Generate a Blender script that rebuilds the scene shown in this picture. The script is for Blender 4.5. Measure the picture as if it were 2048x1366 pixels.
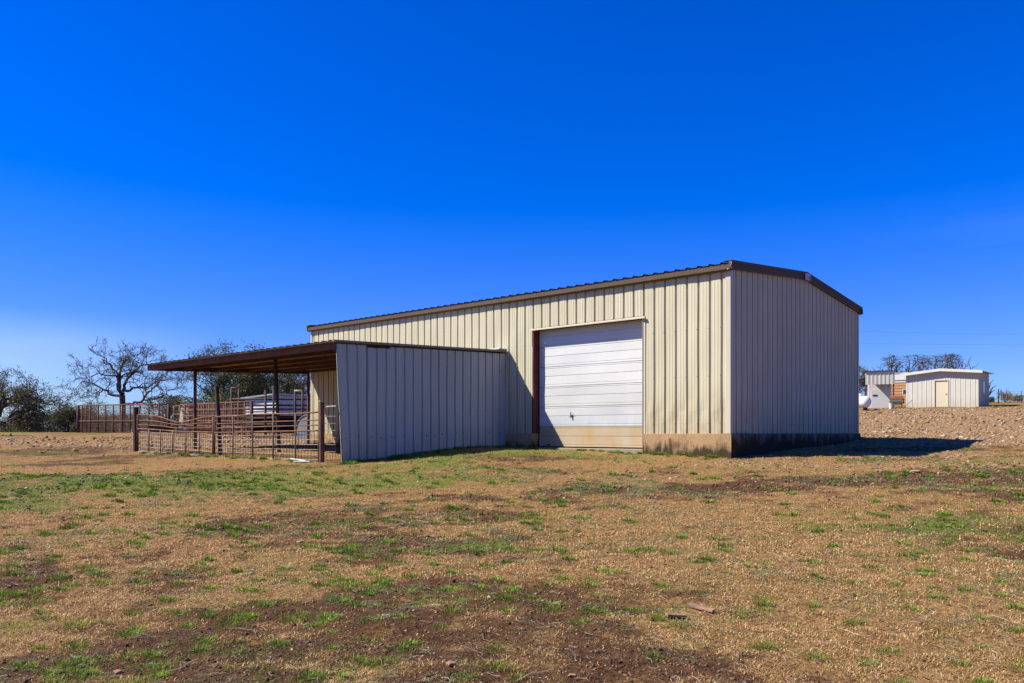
import bpy, math, random
import numpy as np
from mathutils import Vector
for o in list(bpy.data.objects): bpy.data.objects.remove(o)
SC = bpy.context.scene
COL = SC.collection
R = math.radians
random.seed(7)
rng = np.random.default_rng(11)

# ------------------------------------------------------------------ camera
cam_d = bpy.data.cameras.new('camera')
cam = bpy.data.objects.new('camera', cam_d); COL.objects.link(cam)
cam_d.sensor_width = 36.0
cam_d.lens = 1580 / 2048 * 36
cam_d.shift_y = 183 / 2048
cam_d.clip_start = 0.1; cam_d.clip_end = 5000
cam.location = (0, 0, 0); cam.rotation_euler = (R(90), 0, 0)
SC.camera = cam

# ------------------------------------------------------------------ light
BROT = math.atan2(-0.6605, 0.7508)                 # turn of the barn
LX, LY, LZ = 1.411, 0.0905, -1.45                  # way the sunlight travels
ELEV = math.atan2(-LZ, math.hypot(LX, LY))
AZ = math.atan2(-LX, -LY)                          # clockwise from +Y
w = bpy.data.worlds.new('World'); SC.world = w; w.use_nodes = True
nt = w.node_tree; nt.nodes.clear()
sky = nt.nodes.new('ShaderNodeTexSky'); sky.sky_type = 'NISHITA'
sky.sun_disc = False; sky.sun_elevation = ELEV; sky.sun_rotation = AZ
sky.altitude = 500; sky.air_density = 1.0; sky.dust_density = 0.25; sky.ozone_density = 2.0
hs = nt.nodes.new('ShaderNodeHueSaturation')
hs.inputs['Hue'].default_value = 0.510; hs.inputs['Saturation'].default_value = 1.60; hs.inputs['Value'].default_value = 1.0
bg = nt.nodes.new('ShaderNodeBackground'); bg.inputs['Strength'].default_value = 0.075
tn = nt.nodes.new('ShaderNodeMix'); tn.data_type = 'RGBA'; tn.blend_type = 'MULTIPLY'; tn.inputs[0].default_value = 1.0
tn.inputs[7].default_value = (0.75, 0.80, 1.42, 1)
out = nt.nodes.new('ShaderNodeOutputWorld')
nt.links.new(sky.outputs[0], hs.inputs['Color'])
nt.links.new(hs.outputs[0], tn.inputs[6]); 
tcw = nt.nodes.new('ShaderNodeTexCoord'); sx_ = nt.nodes.new('ShaderNodeSeparateXYZ'); nt.links.new(tcw.outputs['Generated'], sx_.inputs[0])
def wm(op, a, b=None, clamp=False):
    n = nt.nodes.new('ShaderNodeMath'); n.operation = op; n.use_clamp = clamp
    for i, v in ((0, a), (1, b)):
        if v is None: continue
        if isinstance(v, bpy.types.NodeSocket): nt.links.new(v, n.inputs[i])
        else: n.inputs[i].default_value = v
    return n.outputs[0]
def wr(v, a, b, c=0.0, d=1.0):
    n = nt.nodes.new('ShaderNodeMapRange'); nt.links.new(v, n.inputs[0])
    for i, q in enumerate((a, b, c, d)): n.inputs[i+1].default_value = q
    return n.outputs[0]
def wn(sc, scale, seed):
    mp = nt.nodes.new('ShaderNodeMapping'); mp.inputs['Scale'].default_value = sc; mp.inputs['Location'].default_value = (seed, seed*0.7, seed*1.3); nt.links.new(tcw.outputs['Generated'], mp.inputs['Vector'])
    n = nt.nodes.new('ShaderNodeTexNoise'); n.inputs['Scale'].default_value = scale; n.inputs['Detail'].default_value = 5; nt.links.new(mp.outputs[0], n.inputs['Vector']); return n.outputs['Fac']
low = wm('MULTIPLY', wr(wn((1, 1, 5.5), 2.6, 2.0), 0.30, 0.62, 0.25, 1.0), wm('MULTIPLY', wr(sx_.outputs[2], 0.135, 0.045), wr(sx_.outputs[0], -0.34, -0.54)), True)
wisp = wm('MULTIPLY', wr(wn((1, 1.6, 9.0), 2.2, 5.0), 0.50, 0.75, 0.0, 0.05), wm('MULTIPLY', wr(sx_.outputs[2], 0.33, 0.24), wr(sx_.outputs[0], 0.35, 0.5)))
cf = wm('ADD', wm('MULTIPLY', low, 1.0), wisp, True)
cm = nt.nodes.new('ShaderNodeMix'); cm.data_type = 'RGBA'; cm.inputs[7].default_value = (4.6, 5.9, 7.2, 1)
hz = nt.nodes.new('ShaderNodeMix'); hz.data_type = 'RGBA'; hz.blend_type = 'MULTIPLY'; hz.inputs[7].default_value = (0.42, 0.62, 0.76, 1)
nt.links.new(wr(sx_.outputs[2], 0.24, 0.0), hz.inputs[0]); nt.links.new(tn.outputs[2], hz.inputs[6])
nt.links.new(cf, cm.inputs[0]); nt.links.new(hz.outputs[2], cm.inputs[6]); nt.links.new(cm.outputs[2], bg.inputs['Color'])
nt.links.new(bg.outputs[0], out.inputs['Surface'])
sd = bpy.data.lights.new('sun', 'SUN'); sd.energy = 5.0; sd.angle = R(0.53); sd.color = (1.0, 0.96, 0.84)
sun = bpy.data.objects.new('sun', sd); COL.objects.link(sun)
sun.rotation_euler = Vector((LX, LY, LZ)).to_track_quat('-Z', 'Y').to_euler()
SC.view_settings.view_transform = 'Standard'; SC.view_settings.look = 'None'
SC.view_settings.exposure = 0.9; SC.view_settings.gamma = 1.0

# ------------------------------------------------------------------ helpers
def tag(o, label=None, cat=None, group=None, kind=None):
    if label: o['label'] = label
    if cat: o['category'] = cat
    if group: o['group'] = group
    if kind: o['kind'] = kind
    return o

def empty(name, loc, rz=0.0, label=None, cat=None, group=None):
    o = bpy.data.objects.new(name, None); COL.objects.link(o)
    o.empty_display_size = 0.3
    o.location = loc; o.rotation_euler = (0, 0, rz)
    return tag(o, label, cat, group)

class MB:
    def __init__(s): s.v = []; s.f = []
    def add(s, vs, fs):
        b = len(s.v); s.v += [tuple(p) for p in vs]; s.f += [tuple(b + i for i in f) for f in fs]
    def box(s, x0, x1, y0, y1, z0, z1):
        s.add([(x0,y0,z0),(x1,y0,z0),(x1,y1,z0),(x0,y1,z0),(x0,y0,z1),(x1,y0,z1),(x1,y1,z1),(x0,y1,z1)],
              [(0,3,2,1),(4,5,6,7),(0,1,5,4),(1,2,6,5),(2,3,7,6),(3,0,4,7)])
    def hexa(s, p):     # 8 corners: 4 bottom, 4 top
        s.add(p, [(0,3,2,1),(4,5,6,7),(0,1,5,4),(1,2,6,5),(2,3,7,6),(3,0,4,7)])
    def prism(s, poly, a, b):      # poly of points (list of 3-vectors), swept by vector from a to b
        n = len(poly)
        A = [tuple(Vector(p) + Vector(a)) for p in poly]; B = [tuple(Vector(p) + Vector(b)) for p in poly]
        s.add(A + B, [tuple(reversed(range(n))), tuple(range(n, 2*n))] + [(i, (i+1) % n, n + (i+1) % n, n + i) for i in range(n)])
    def tube(s, pts, r, n=8, cap=True):
        pts = [Vector(p) for p in pts]
        rs = r if isinstance(r, (list, tuple)) else [r] * len(pts)
        vs = []; prev = None
        for i, p in enumerate(pts):
            d = (pts[min(i+1, len(pts)-1)] - pts[max(i-1, 0)])
            if d.length < 1e-9: d = Vector((0, 0, 1))
            d.normalize()
            if prev is None:
                a = Vector((0, 0, 1)) if abs(d.z) < 0.9 else Vector((1, 0, 0))
                u = d.cross(a).normalized()
            else:
                u = prev - d * prev.dot(d)
                u = u.normalized() if u.length > 1e-6 else d.orthogonal().normalized()
            prev = u; v = d.cross(u)
            for k in range(n):
                t = 2 * math.pi * k / n
                vs.append(p + (u * math.cos(t) + v * math.sin(t)) * rs[i])
        fs = []
        for i in range(len(pts) - 1):
            for k in range(n):
                fs.append((i*n + k, i*n + (k+1) % n, (i+1)*n + (k+1) % n, (i+1)*n + k))
        if cap:
            fs.append(tuple(reversed(range(n)))); fs.append(tuple(range((len(pts)-1)*n, len(pts)*n)))
        s.add(vs, fs)
    def lathe(s, prof, n=24, center=(0,0,0), axis=(0,0,1)):   # prof: (radius, height) pairs
        ax = Vector(axis).normalized(); u = ax.orthogonal().normalized(); v = ax.cross(u); c = Vector(center)
        vs = []; fs = []
        for r_, h in prof:
            for k in range(n):
                t = 2*math.pi*k/n
                vs.append(c + ax*h + (u*math.cos(t) + v*math.sin(t))*r_)
        for i in range(len(prof)-1):
            for k in range(n):
                fs.append((i*n+k, i*n+(k+1) % n, (i+1)*n+(k+1) % n, (i+1)*n+k))
        fs.append(tuple(reversed(range(n)))); fs.append(tuple(range((len(prof)-1)*n, len(prof)*n)))
        s.add(vs, fs)
    def build(s, name, m, parent=None, off=(0,0,0), smooth=False, bevel=0, solid=0):
        me = bpy.data.meshes.new(name)
        me.from_pydata([(p[0]-off[0], p[1]-off[1], p[2]-off[2]) for p in s.v], [], s.f)
        me.materials.append(m)
        o = bpy.data.objects.new(name, me); COL.objects.link(o)
        if parent is not None: o.parent = parent
        if smooth: me.polygons.foreach_set('use_smooth', [True]*len(me.polygons))
        if solid:
            q = o.modifiers.new('thick', 'SOLIDIFY'); q.thickness = solid; q.offset = -1
        if bevel:
            q = o.modifiers.new('bevel', 'BEVEL'); q.width = bevel; q.segments = 2; q.limit_method = 'ANGLE'
        me.update()
        return o

def np_mesh(name, verts, faces_flat, loop_tot, m, smooth=False, colors=None):
    me = bpy.data.meshes.new(name)
    nv = len(verts)
    me.vertices.add(nv); me.vertices.foreach_set('co', np.ascontiguousarray(verts, np.float32).ravel())
    nl = len(faces_flat); npoly = len(loop_tot)
    me.loops.add(nl); me.loops.foreach_set('vertex_index', np.ascontiguousarray(faces_flat, np.int32))
    me.polygons.add(npoly)
    st = np.concatenate([[0], np.cumsum(loop_tot)[:-1]]).astype(np.int32)
    me.polygons.foreach_set('loop_start', st)
    if smooth: me.polygons.foreach_set('use_smooth', np.ones(npoly, bool))
    me.update(calc_edges=True); me.validate()
    if colors is not None:
        a = me.color_attributes.new('tint', 'FLOAT_COLOR', 'POINT')
        c = np.ones((nv, 4), np.float32); c[:, :3] = colors*(1.0 if name == 'ground' else 0.78)
        a.data.foreach_set('color', c.ravel())
    me.materials.append(m)
    o = bpy.data.objects.new(name, me); COL.objects.link(o)
    return o

# numpy noise
def vnoise(x, y, seed=0):
    xi = np.floor(x).astype(np.int64); yi = np.floor(y).astype(np.int64)
    fx = x - xi; fy = y - yi
    fx = fx*fx*(3-2*fx); fy = fy*fy*(3-2*fy)
    def h(a, b):
        n = (a*374761393 + b*668265263 + seed*1274126177) & 0xffffffff
        n = ((n ^ (n >> 13)) * 1274126177) & 0xffffffff
        n = n ^ (n >> 16)
        return (n & 0xffff) / 65535.0
    return (h(xi, yi)*(1-fx) + h(xi+1, yi)*fx)*(1-fy) + (h(xi, yi+1)*(1-fx) + h(xi+1, yi+1)*fx)*fy
def fbm(x, y, seed=0, octv=4):
    s = 0; a = 1; t = 0
    for i in range(octv):
        s = s + a*vnoise(x*2**i + 17.3*i, y*2**i - 9.1*i, seed+i); t += a; a *= 0.5
    return s/t
def sstep(a, b, x):
    t = np.clip((x-a)/(b-a), 0, 1); return t*t*(3-2*t)

# ------------------------------------------------------------------ materials
def newmat(name):
    m = bpy.data.materials.new(name); m.use_nodes = True
    nt = m.node_tree; b = nt.nodes['Principled BSDF']
    return m, nt, b
def nd(nt, typ, **kw):
    n = nt.nodes.new(typ)
    for k, v in kw.items():
        if k in n.inputs.keys():
            if hasattr(v, 'is_linked') or isinstance(v, bpy.types.NodeSocket): nt.links.new(v, n.inputs[k])
            else: n.inputs[k].default_value = v
        else: setattr(n, k, v)
    return n
ALB = 0.765
def c4(c): return (c[0]*ALB, c[1]*ALB, c[2]*ALB, 1)
def mixc(nt, fac, a, b, mode='MIX'):
    n = nt.nodes.new('ShaderNodeMix'); n.data_type = 'RGBA'; n.blend_type = mode
    for i, v in ((0, fac), (6, a), (7, b)):
        if isinstance(v, bpy.types.NodeSocket): nt.links.new(v, n.inputs[i])
        elif i == 0: n.inputs[0].default_value = v
        else: n.inputs[i].default_value = c4(v)
    return n.outputs[2]
def mth(nt, op, a, b=None, clamp=False):
    n = nt.nodes.new('ShaderNodeMath'); n.operation = op; n.use_clamp = clamp
    for i, v in ((0, a), (1, b)):
        if v is None: continue
        if isinstance(v, bpy.types.NodeSocket): nt.links.new(v, n.inputs[i])
        else: n.inputs[i].default_value = v
    return n.outputs[0]
def mrange(nt, v, a, b, c=0.0, d=1.0):
    n = nt.nodes.new('ShaderNodeMapRange'); nt.links.new(v, n.inputs[0])
    for i, q in enumerate((a, b, c, d)): n.inputs[i+1].default_value = q
    return n.outputs[0]
def coords(nt, scale=(1,1,1)):
    tc = nt.nodes.new('ShaderNodeTexCoord'); mp = nt.nodes.new('ShaderNodeMapping')
    mp.inputs['Scale'].default_value = scale
    nt.links.new(tc.outputs['Object'], mp.inputs['Vector']); return mp.outputs[0]
def noise(nt, vec, scale, detail=4, rough=0.55):
    n = nt.nodes.new('ShaderNodeTexNoise'); nt.links.new(vec, n.inputs['Vector'])
    n.inputs['Scale'].default_value = scale; n.inputs['Detail'].default_value = detail; n.inputs['Roughness'].default_value = rough
    return n.outputs['Fac']
def bump(nt, b, h, strength, dist):
    n = nt.nodes.new('ShaderNodeBump'); n.inputs['Strength'].default_value = strength; n.inputs['Distance'].default_value = dist
    nt.links.new(h, n.inputs['Height']); nt.links.new(n.outputs[0], b.inputs['Normal'])

def painted(name, col, col2=None, rough=0.45, spec=0.15, metal=0.0, streak=0.5, bmp=0.25, dirt=None, dz=(0, 1), bscale=1.3, lap=None):
    m, nt, b = newmat(name)
    col2 = col2 or tuple(c*0.86 for c in col)
    v = coords(nt)
    n1 = noise(nt, v, 1.1, 5); vs = coords(nt, (9, 9, 0.5)); n2 = noise(nt, vs, 1.0, 4)
    f = mth(nt, 'ADD', mth(nt, 'MULTIPLY', n1, 1-streak), mth(nt, 'MULTIPLY', n2, streak))
    c = mixc(nt, mrange(nt, f, 0.38, 0.66), col, col2)
    if dirt:
        sep = nt.nodes.new('ShaderNodeSeparateXYZ'); nt.links.new(v, sep.inputs[0])
        g = mrange(nt, sep.outputs[2], dz[1], dz[0])
        g = mth(nt, 'MULTIPLY', g, mrange(nt, mth(nt, 'ADD', n2, mth(nt, 'MULTIPLY', noise(nt, v, 4, 5), 0.5)), 0.5, 1.0), True)
        c = mixc(nt, g, c, dirt)
    if lap:      # every 3-foot sheet has weathered a little differently
        sp = nt.nodes.new('ShaderNodeSeparateXYZ'); nt.links.new(v, sp.inputs[0])
        wnz = nt.nodes.new('ShaderNodeTexWhiteNoise'); wnz.noise_dimensions = '1D'
        nt.links.new(mth(nt, 'FLOOR', mth(nt, 'DIVIDE', mth(nt, 'ADD', sp.outputs[lap[0]], lap[1]), 0.9234)), wnz.inputs['W'])
        c = mixc(nt, mrange(nt, wnz.outputs['Value'], 0, 1, 0.0, lap[2]), c, tuple(q*0.78 for q in col2))
        # screw rows on the girts, each with a faint rust run
        rx = mth(nt, 'ABSOLUTE', mth(nt, 'SUBTRACT', mth(nt, 'FRACT', mth(nt, 'DIVIDE', mth(nt, 'ADD', sp.outputs[lap[0]], lap[1]+0.10), 0.3078)), 0.5))
        rz = mth(nt, 'ABSOLUTE', mth(nt, 'SUBTRACT', mth(nt, 'FRACT', mth(nt, 'DIVIDE', mth(nt, 'ADD', sp.outputs[2], 0.35), 1.15)), 0.5))
        dot = mth(nt, 'MULTIPLY', mth(nt, 'LESS_THAN', rx, 0.030), mth(nt, 'LESS_THAN', rz, 0.009))
        c = mixc(nt, mth(nt, 'MULTIPLY', dot, 0.8), c, (0.10, 0.075, 0.055))
    nt.links.new(c, b.inputs['Base Color'])
    b.inputs['Roughness'].default_value = rough; b.inputs['Metallic'].default_value = metal
    b.inputs['Specular IOR Level'].default_value = spec
    if bmp: bump(nt, b, noise(nt, coords(nt), bscale, 2), bmp, 0.03)
    return m

def rusty(name, a=(0.16, 0.055, 0.03), b2=(0.06, 0.028, 0.022), c3=(0.34, 0.14, 0.06), rough=0.85, amt=(0.55, 0.72)):
    m, nt, b = newmat(name)
    v = coords(nt)
    n1 = noise(nt, v, 6, 6, 0.65); n2 = noise(nt, v, 2.2, 4)
    c = mixc(nt, mrange(nt, n1, 0.4, 0.6), a, b2)
    c = mixc(nt, mrange(nt, n2, amt[0], amt[1]), c, c3)
    nt.links.new(c, b.inputs['Base Color']); b.inputs['Roughness'].default_value = rough
    bump(nt, b, noise(nt, v, 40, 3), 0.3, 0.005)
    return m

def plain(name, col, rough=0.6, metal=0.0, var=0.25, scale=8, bmp=0.0):
    m, nt, b = newmat(name)
    v = coords(nt); n1 = noise(nt, v, scale, 5)
    c = mixc(nt, mrange(nt, n1, 0.35, 0.65), tuple(q*(1-var) for q in col), tuple(min(1, q*(1+var*0.6)) for q in col))
    nt.links.new(c, b.inputs['Base Color']); b.inputs['Roughness'].default_value = rough; b.inputs['Metallic'].default_value = metal
    if bmp: bump(nt, b, n1, bmp, 0.02)
    return m

def tinted(name, rough=0.8, trans=0.0, spec=0.2, scale=None):
    m, nt, b = newmat(name)
    a = nt.nodes.new('ShaderNodeVertexColor'); a.layer_name = 'tint'
    c = a.outputs[0]
    if scale:
        n = noise(nt, coords(nt), scale, 4)
        c = mixc(nt, 1.0, c, mixc(nt, n, (0.55, 0.55, 0.55), (1.35, 1.35, 1.35)), 'MULTIPLY')
    nt.links.new(c, b.inputs['Base Color']); b.inputs['Roughness'].default_value = rough
    b.inputs['Specular IOR Level'].default_value = spec
    if trans:
        tr = nt.nodes.new('ShaderNodeBsdfTranslucent'); nt.links.new(a.outputs[0], tr.inputs[0])
        mx = nt.nodes.new('ShaderNodeMixShader'); mx.inputs[0].default_value = trans
        o = nt.nodes['Material Output']
        nt.links.new(b.outputs[0], mx.inputs[1]); nt.links.new(tr.outputs[0], mx.inputs[2]); nt.links.new(mx.outputs[0], o.inputs[0])
    return m

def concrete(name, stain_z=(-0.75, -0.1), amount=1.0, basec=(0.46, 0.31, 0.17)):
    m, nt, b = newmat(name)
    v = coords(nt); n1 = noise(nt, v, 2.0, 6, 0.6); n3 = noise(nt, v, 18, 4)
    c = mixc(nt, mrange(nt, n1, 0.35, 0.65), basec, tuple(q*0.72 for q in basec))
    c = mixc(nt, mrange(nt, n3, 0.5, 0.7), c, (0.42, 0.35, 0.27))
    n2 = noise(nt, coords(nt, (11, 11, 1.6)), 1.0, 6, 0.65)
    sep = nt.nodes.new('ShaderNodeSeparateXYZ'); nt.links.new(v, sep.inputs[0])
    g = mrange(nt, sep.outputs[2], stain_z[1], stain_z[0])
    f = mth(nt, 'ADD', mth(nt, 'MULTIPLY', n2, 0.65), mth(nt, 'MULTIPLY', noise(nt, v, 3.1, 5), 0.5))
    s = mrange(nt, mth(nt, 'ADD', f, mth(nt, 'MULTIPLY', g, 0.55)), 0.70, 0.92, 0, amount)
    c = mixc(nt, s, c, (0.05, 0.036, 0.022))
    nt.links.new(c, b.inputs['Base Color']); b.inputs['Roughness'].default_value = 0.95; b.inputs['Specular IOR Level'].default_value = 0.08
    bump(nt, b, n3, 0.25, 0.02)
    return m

M = {}
CREAM = (0.66, 0.605, 0.42)
M['cream'] = painted('cream_panel', CREAM, (0.60, 0.535, 0.365), 0.6, 0.12, dirt=(0.42, 0.32, 0.16), dz=(-0.05, 1.3), lap=(0, 20.0, 0.22))
M['cream_gable'] = painted('cream_panel_gable', CREAM, (0.58, 0.52, 0.38), 0.65, 0.06, dirt=(0.42, 0.34, 0.22), dz=(-0.05, 1.0), lap=(1, 20.3, 0.25))
M['trim_cream'] = painted('cream_trim', (0.66, 0.58, 0.43), None, 0.4)
M['brown_trim'] = painted('brown_trim', (0.14, 0.098, 0.066), (0.115, 0.08, 0.054), 0.6, 0.08, bmp=0.1)
M['brown_roof'] = painted('brown_roof', (0.12, 0.085, 0.06), (0.09, 0.064, 0.046), 0.6, 0.1)
M['door_white'] = painted('door_white', (0.75, 0.735, 0.68), (0.70, 0.69, 0.645), 0.38, 0.4, bmp=0.15, streak=0.2)
M['door_grey'] = painted('door_grey', (0.68, 0.67, 0.63), (0.63, 0.62, 0.585), 0.38, 0.4, bmp=0.15, streak=0.2)
M['door_scuffed'] = painted('door_scuffed', (0.67, 0.66, 0.63), (0.58, 0.58, 0.57), 0.4, 0.4, bmp=0.3, streak=0.1, dirt=(0.52, 0.55, 0.57), dz=(0.17, 0.50))
M['door_tan'] = painted('door_tan', (0.52, 0.44, 0.31), (0.52, 0.34, 0.15), 0.55, 0.3, bmp=0.2, streak=0.0)
M['red_steel'] = rusty('red_primer_steel', (0.17, 0.032, 0.02), (0.10, 0.022, 0.018), (0.22, 0.06, 0.03))
M['lean_wall'] = painted('leanto_panel', (0.45, 0.48, 0.48), (0.38, 0.42, 0.41), 0.5, 0.25, bmp=0.5, dirt=(0.36, 0.31, 0.21), dz=(0.0, 1.0), lap=(1, 20.1, 0.30))
M['lean_roof'] = painted('leanto_roof', (0.22, 0.18, 0.145), (0.15, 0.12, 0.10), 0.5, 0.4)
M['lean_under'] = painted('leanto_roof_underside', (0.52, 0.42, 0.30), (0.44, 0.36, 0.26), 0.6)
M['rust'] = rusty('rusty_pipe', (0.17, 0.062, 0.03), (0.075, 0.033, 0.022), (0.34, 0.14, 0.055))
M['rust_light'] = rusty('orange_rust_pipe', (0.21, 0.07, 0.025), (0.12, 0.048, 0.022), (0.30, 0.15, 0.065), amt=(0.5, 0.68))
M['rust_dark'] = rusty('dark_rust_pipe', (0.085, 0.035, 0.026), (0.042, 0.022, 0.02), (0.16, 0.06, 0.035))
M['rust_beam'] = rusty('rust_beam', (0.17, 0.06, 0.035), (0.10, 0.04, 0.028), (0.21, 0.085, 0.048))
M['wire'] = plain('galvanised_wire', (0.30, 0.25, 0.21), 0.6, 0.3)
M['pipe_grey'] = rusty('grey_brown_pipe', (0.24, 0.17, 0.12), (0.16, 0.11, 0.08), (0.30, 0.16, 0.09))
M['galv'] = plain('galvanised_sheet', (0.42, 0.44, 0.46), 0.4, 0.5, 0.15, 3)
M['galv_dull'] = plain('dull_galvanised', (0.19, 0.195, 0.20), 0.6, 0.3, 0.2, 3)
M['white'] = painted('white_paint', (0.70, 0.685, 0.63), (0.63, 0.62, 0.57), 0.45)
M['white_shed'] = painted('white_shed_panel', (0.66, 0.63, 0.53), (0.60, 0.57, 0.47), 0.45, dirt=(0.5, 0.4, 0.24), dz=(0, 0.9))
M['door_cream'] = painted('cream_door', (0.72, 0.62, 0.44), (0.68, 0.57, 0.38), 0.5)
M['tank_white'] = painted('tank_white', (0.85, 0.85, 0.84), (0.76, 0.75, 0.72), 0.35)
M['black'] = plain('dark_metal', (0.03, 0.03, 0.035), 0.5, 0.3)
M['glass'] = plain('dark_pane', (0.02, 0.025, 0.04), 0.08, 0.0)
M['wood'] = plain('weathered_wood', (0.34, 0.20, 0.105), 0.85, 0, 0.4, 14, 0.4)
M['wood_pale'] = plain('pale_wood', (0.52, 0.40, 0.27), 0.85, 0, 0.3, 10, 0.4)
M['siding'] = painted('tan_siding', (0.50, 0.27, 0.12), (0.42, 0.22, 0.10), 0.7)
M['sign_white'] = plain('sign_white', (0.62, 0.60, 0.66), 0.5, 0, 0.08)
M['sign_blue'] = plain('sign_blue', (0.03, 0.13, 0.55), 0.5, 0, 0.08)
M['sign_pink'] = plain('sign_pink', (0.55, 0.32, 0.40), 0.5, 0, 0.1)
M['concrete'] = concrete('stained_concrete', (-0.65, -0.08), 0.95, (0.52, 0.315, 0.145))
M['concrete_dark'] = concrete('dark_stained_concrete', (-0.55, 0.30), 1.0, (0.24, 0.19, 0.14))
M['slab'] = concrete('slab_concrete', (-0.9, -0.5), 0.5, (0.42, 0.33, 0.23))
M['bark'] = plain('oak_bark', (0.085, 0.068, 0.055), 0.95, 0, 0.4, 5)
M['bark_pale'] = plain('pale_bark', (0.17, 0.145, 0.12), 0.95, 0, 0.35, 5)
M['leaf'] = tinted('leaf', 0.55, 0.25)
M['blade'] = tinted('grass_blade', 0.7, 0.25)
M['stone'] = tinted('stone', 0.9, 0, 0.2, 25)
M['twig'] = tinted('twig', 0.9)

# ------------------------------------------------------------------ ground
PTS = np.array([
 (0,0,-1.5),(-5,3,-1.5),(5,3,-1.5),(-10,8,-1.36),(10,8,-1.25),(0,8,-1.32),(0,-15,-1.9),(-18,0,-1.6),(18,0,-1.4),(-4.5,8,-1.33),(5,8,-1.3),
 (0,13,-1.07),(-8,13,-1.08),(8,13,-0.98),(4,15,-0.9),(-4,16,-0.92),(-1,17,-0.75),(2,18,-0.66),(5,17,-0.76),(8,17.3,-0.72),(-8,17,-0.86),
 (5.16,18.7,-0.60),(3.40,20.25,-0.53),(2.0,21.45,-0.5),(0.65,22.66,-0.49),(-0.18,23.4,-0.42),
 (-4.07,18.97,-0.73),(-3.29,19.86,-0.69),(-2.97,20.2,-0.61),(-2.1,21.2,-0.52),(-1.65,21.7,-0.44),
 (-3.18,19.0,-0.667),(-2.16,19.0,-0.63),(-1.44,19.0,-0.56),(-0.59,20.0,-0.486),(0.5,21.3,-0.475),
 (8,18.88,-0.55),(9.5,19,-0.54),(11.5,21,-0.47),(13.3,22.7,-0.34),(15.3,25.8,-0.24),(11.2,25.57,-0.23),(8.2,22.1,-0.42),
 (14,17.5,-0.62),(22,18,-0.5),(17.5,27,-0.24),(24,30,0.0),
 (22,40,0.66),(27,40,0.68),(16,40,0.45),(30,54,1.75),(24,54,1.70),(36,54,1.9),(45,68,2.8),(34,66,2.3),(25,72,2.2),(60,75,3.1),(28,60,1.9),
 (0,38,-0.2),(5,45,0.1),(-7.48,29.8,-0.45),(-10.3,25.7,-0.54),(-6.8,22.9,-0.47),(-12.3,25.9,-0.62),(-8.5,22.6,-0.68),(-4.6,19.2,-0.69),(-6.5,20.8,-0.69),
 (-12,38,-0.1),(-29,46,0.03),(-20,47,0.0),(-13,44,0.0),(-30,35,-0.2),(-45,48,-0.25),(-20,25,-0.62),(-20,18,-0.95),(-35,18,-1.0),(-12,21,-0.78),
 (-60,80,-1.8),(-20,80,-0.9),(0,80,0.2),(-40,110,-4),(80,110,2.4),(40,110,2.2),(10,110,0)], float)
def _tps():
    P = PTS[:, :2]/10; n = len(P)
    d2 = ((P[:, None]-P[None])**2).sum(-1)
    K = 0.5*d2*np.log(d2+1e-9)
    K += np.eye(n)*2e-3
    Q = np.hstack([np.ones((n, 1)), P])
    A = np.block([[K, Q], [Q.T, np.zeros((3, 3))]])
    return np.linalg.solve(A, np.concatenate([PTS[:, 2], np.zeros(3)]))
_W = _tps()
def ground_z(x, y):
    x = np.asarray(x, float); y = np.asarray(y, float); sh = x.shape
    x = x.ravel(); y = y.ravel(); o = np.empty(len(x))
    P = PTS[:, :2]/10; n = len(P)
    for i in range(0, len(x), 40000):
        xx = np.clip(x[i:i+40000], -90, 110); yy = np.clip(y[i:i+40000], -25, 125)
        d2 = (xx[:, None]/10-P[None, :, 0])**2 + (yy[:, None]/10-P[None, :, 1])**2
        z = (0.5*d2*np.log(d2+1e-9)) @ _W[:n] + _W[n] + _W[n+1]*xx/10 + _W[n+2]*yy/10
        o[i:i+40000] = z
    dist = np.hypot(x, y-20)
    far = -7 + 3*np.sin(x*0.006)
    wf = sstep(75, 260, dist)
    o = np.clip(o, -6, 4.0)*(1-wf) + far*wf
    near = 1-sstep(60, 120, dist)
    bx = (x-5.16)*0.7508-(y-18.7)*0.6605; by = (x-5.16)*0.6605+(y-18.7)*0.7508
    o += near*((fbm(x*0.7, y*0.7, 3, 3)-0.5)*0.09 + (fbm(x*3.3, y*3.3, 9, 3)-0.5)*0.05 + (fbm(x*7.5, y*7.5, 13, 2)-0.5)*0.028)
    return o.reshape(sh)
def gz(x, y): return float(ground_z(np.array([x]), np.array([y]))[0])

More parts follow.
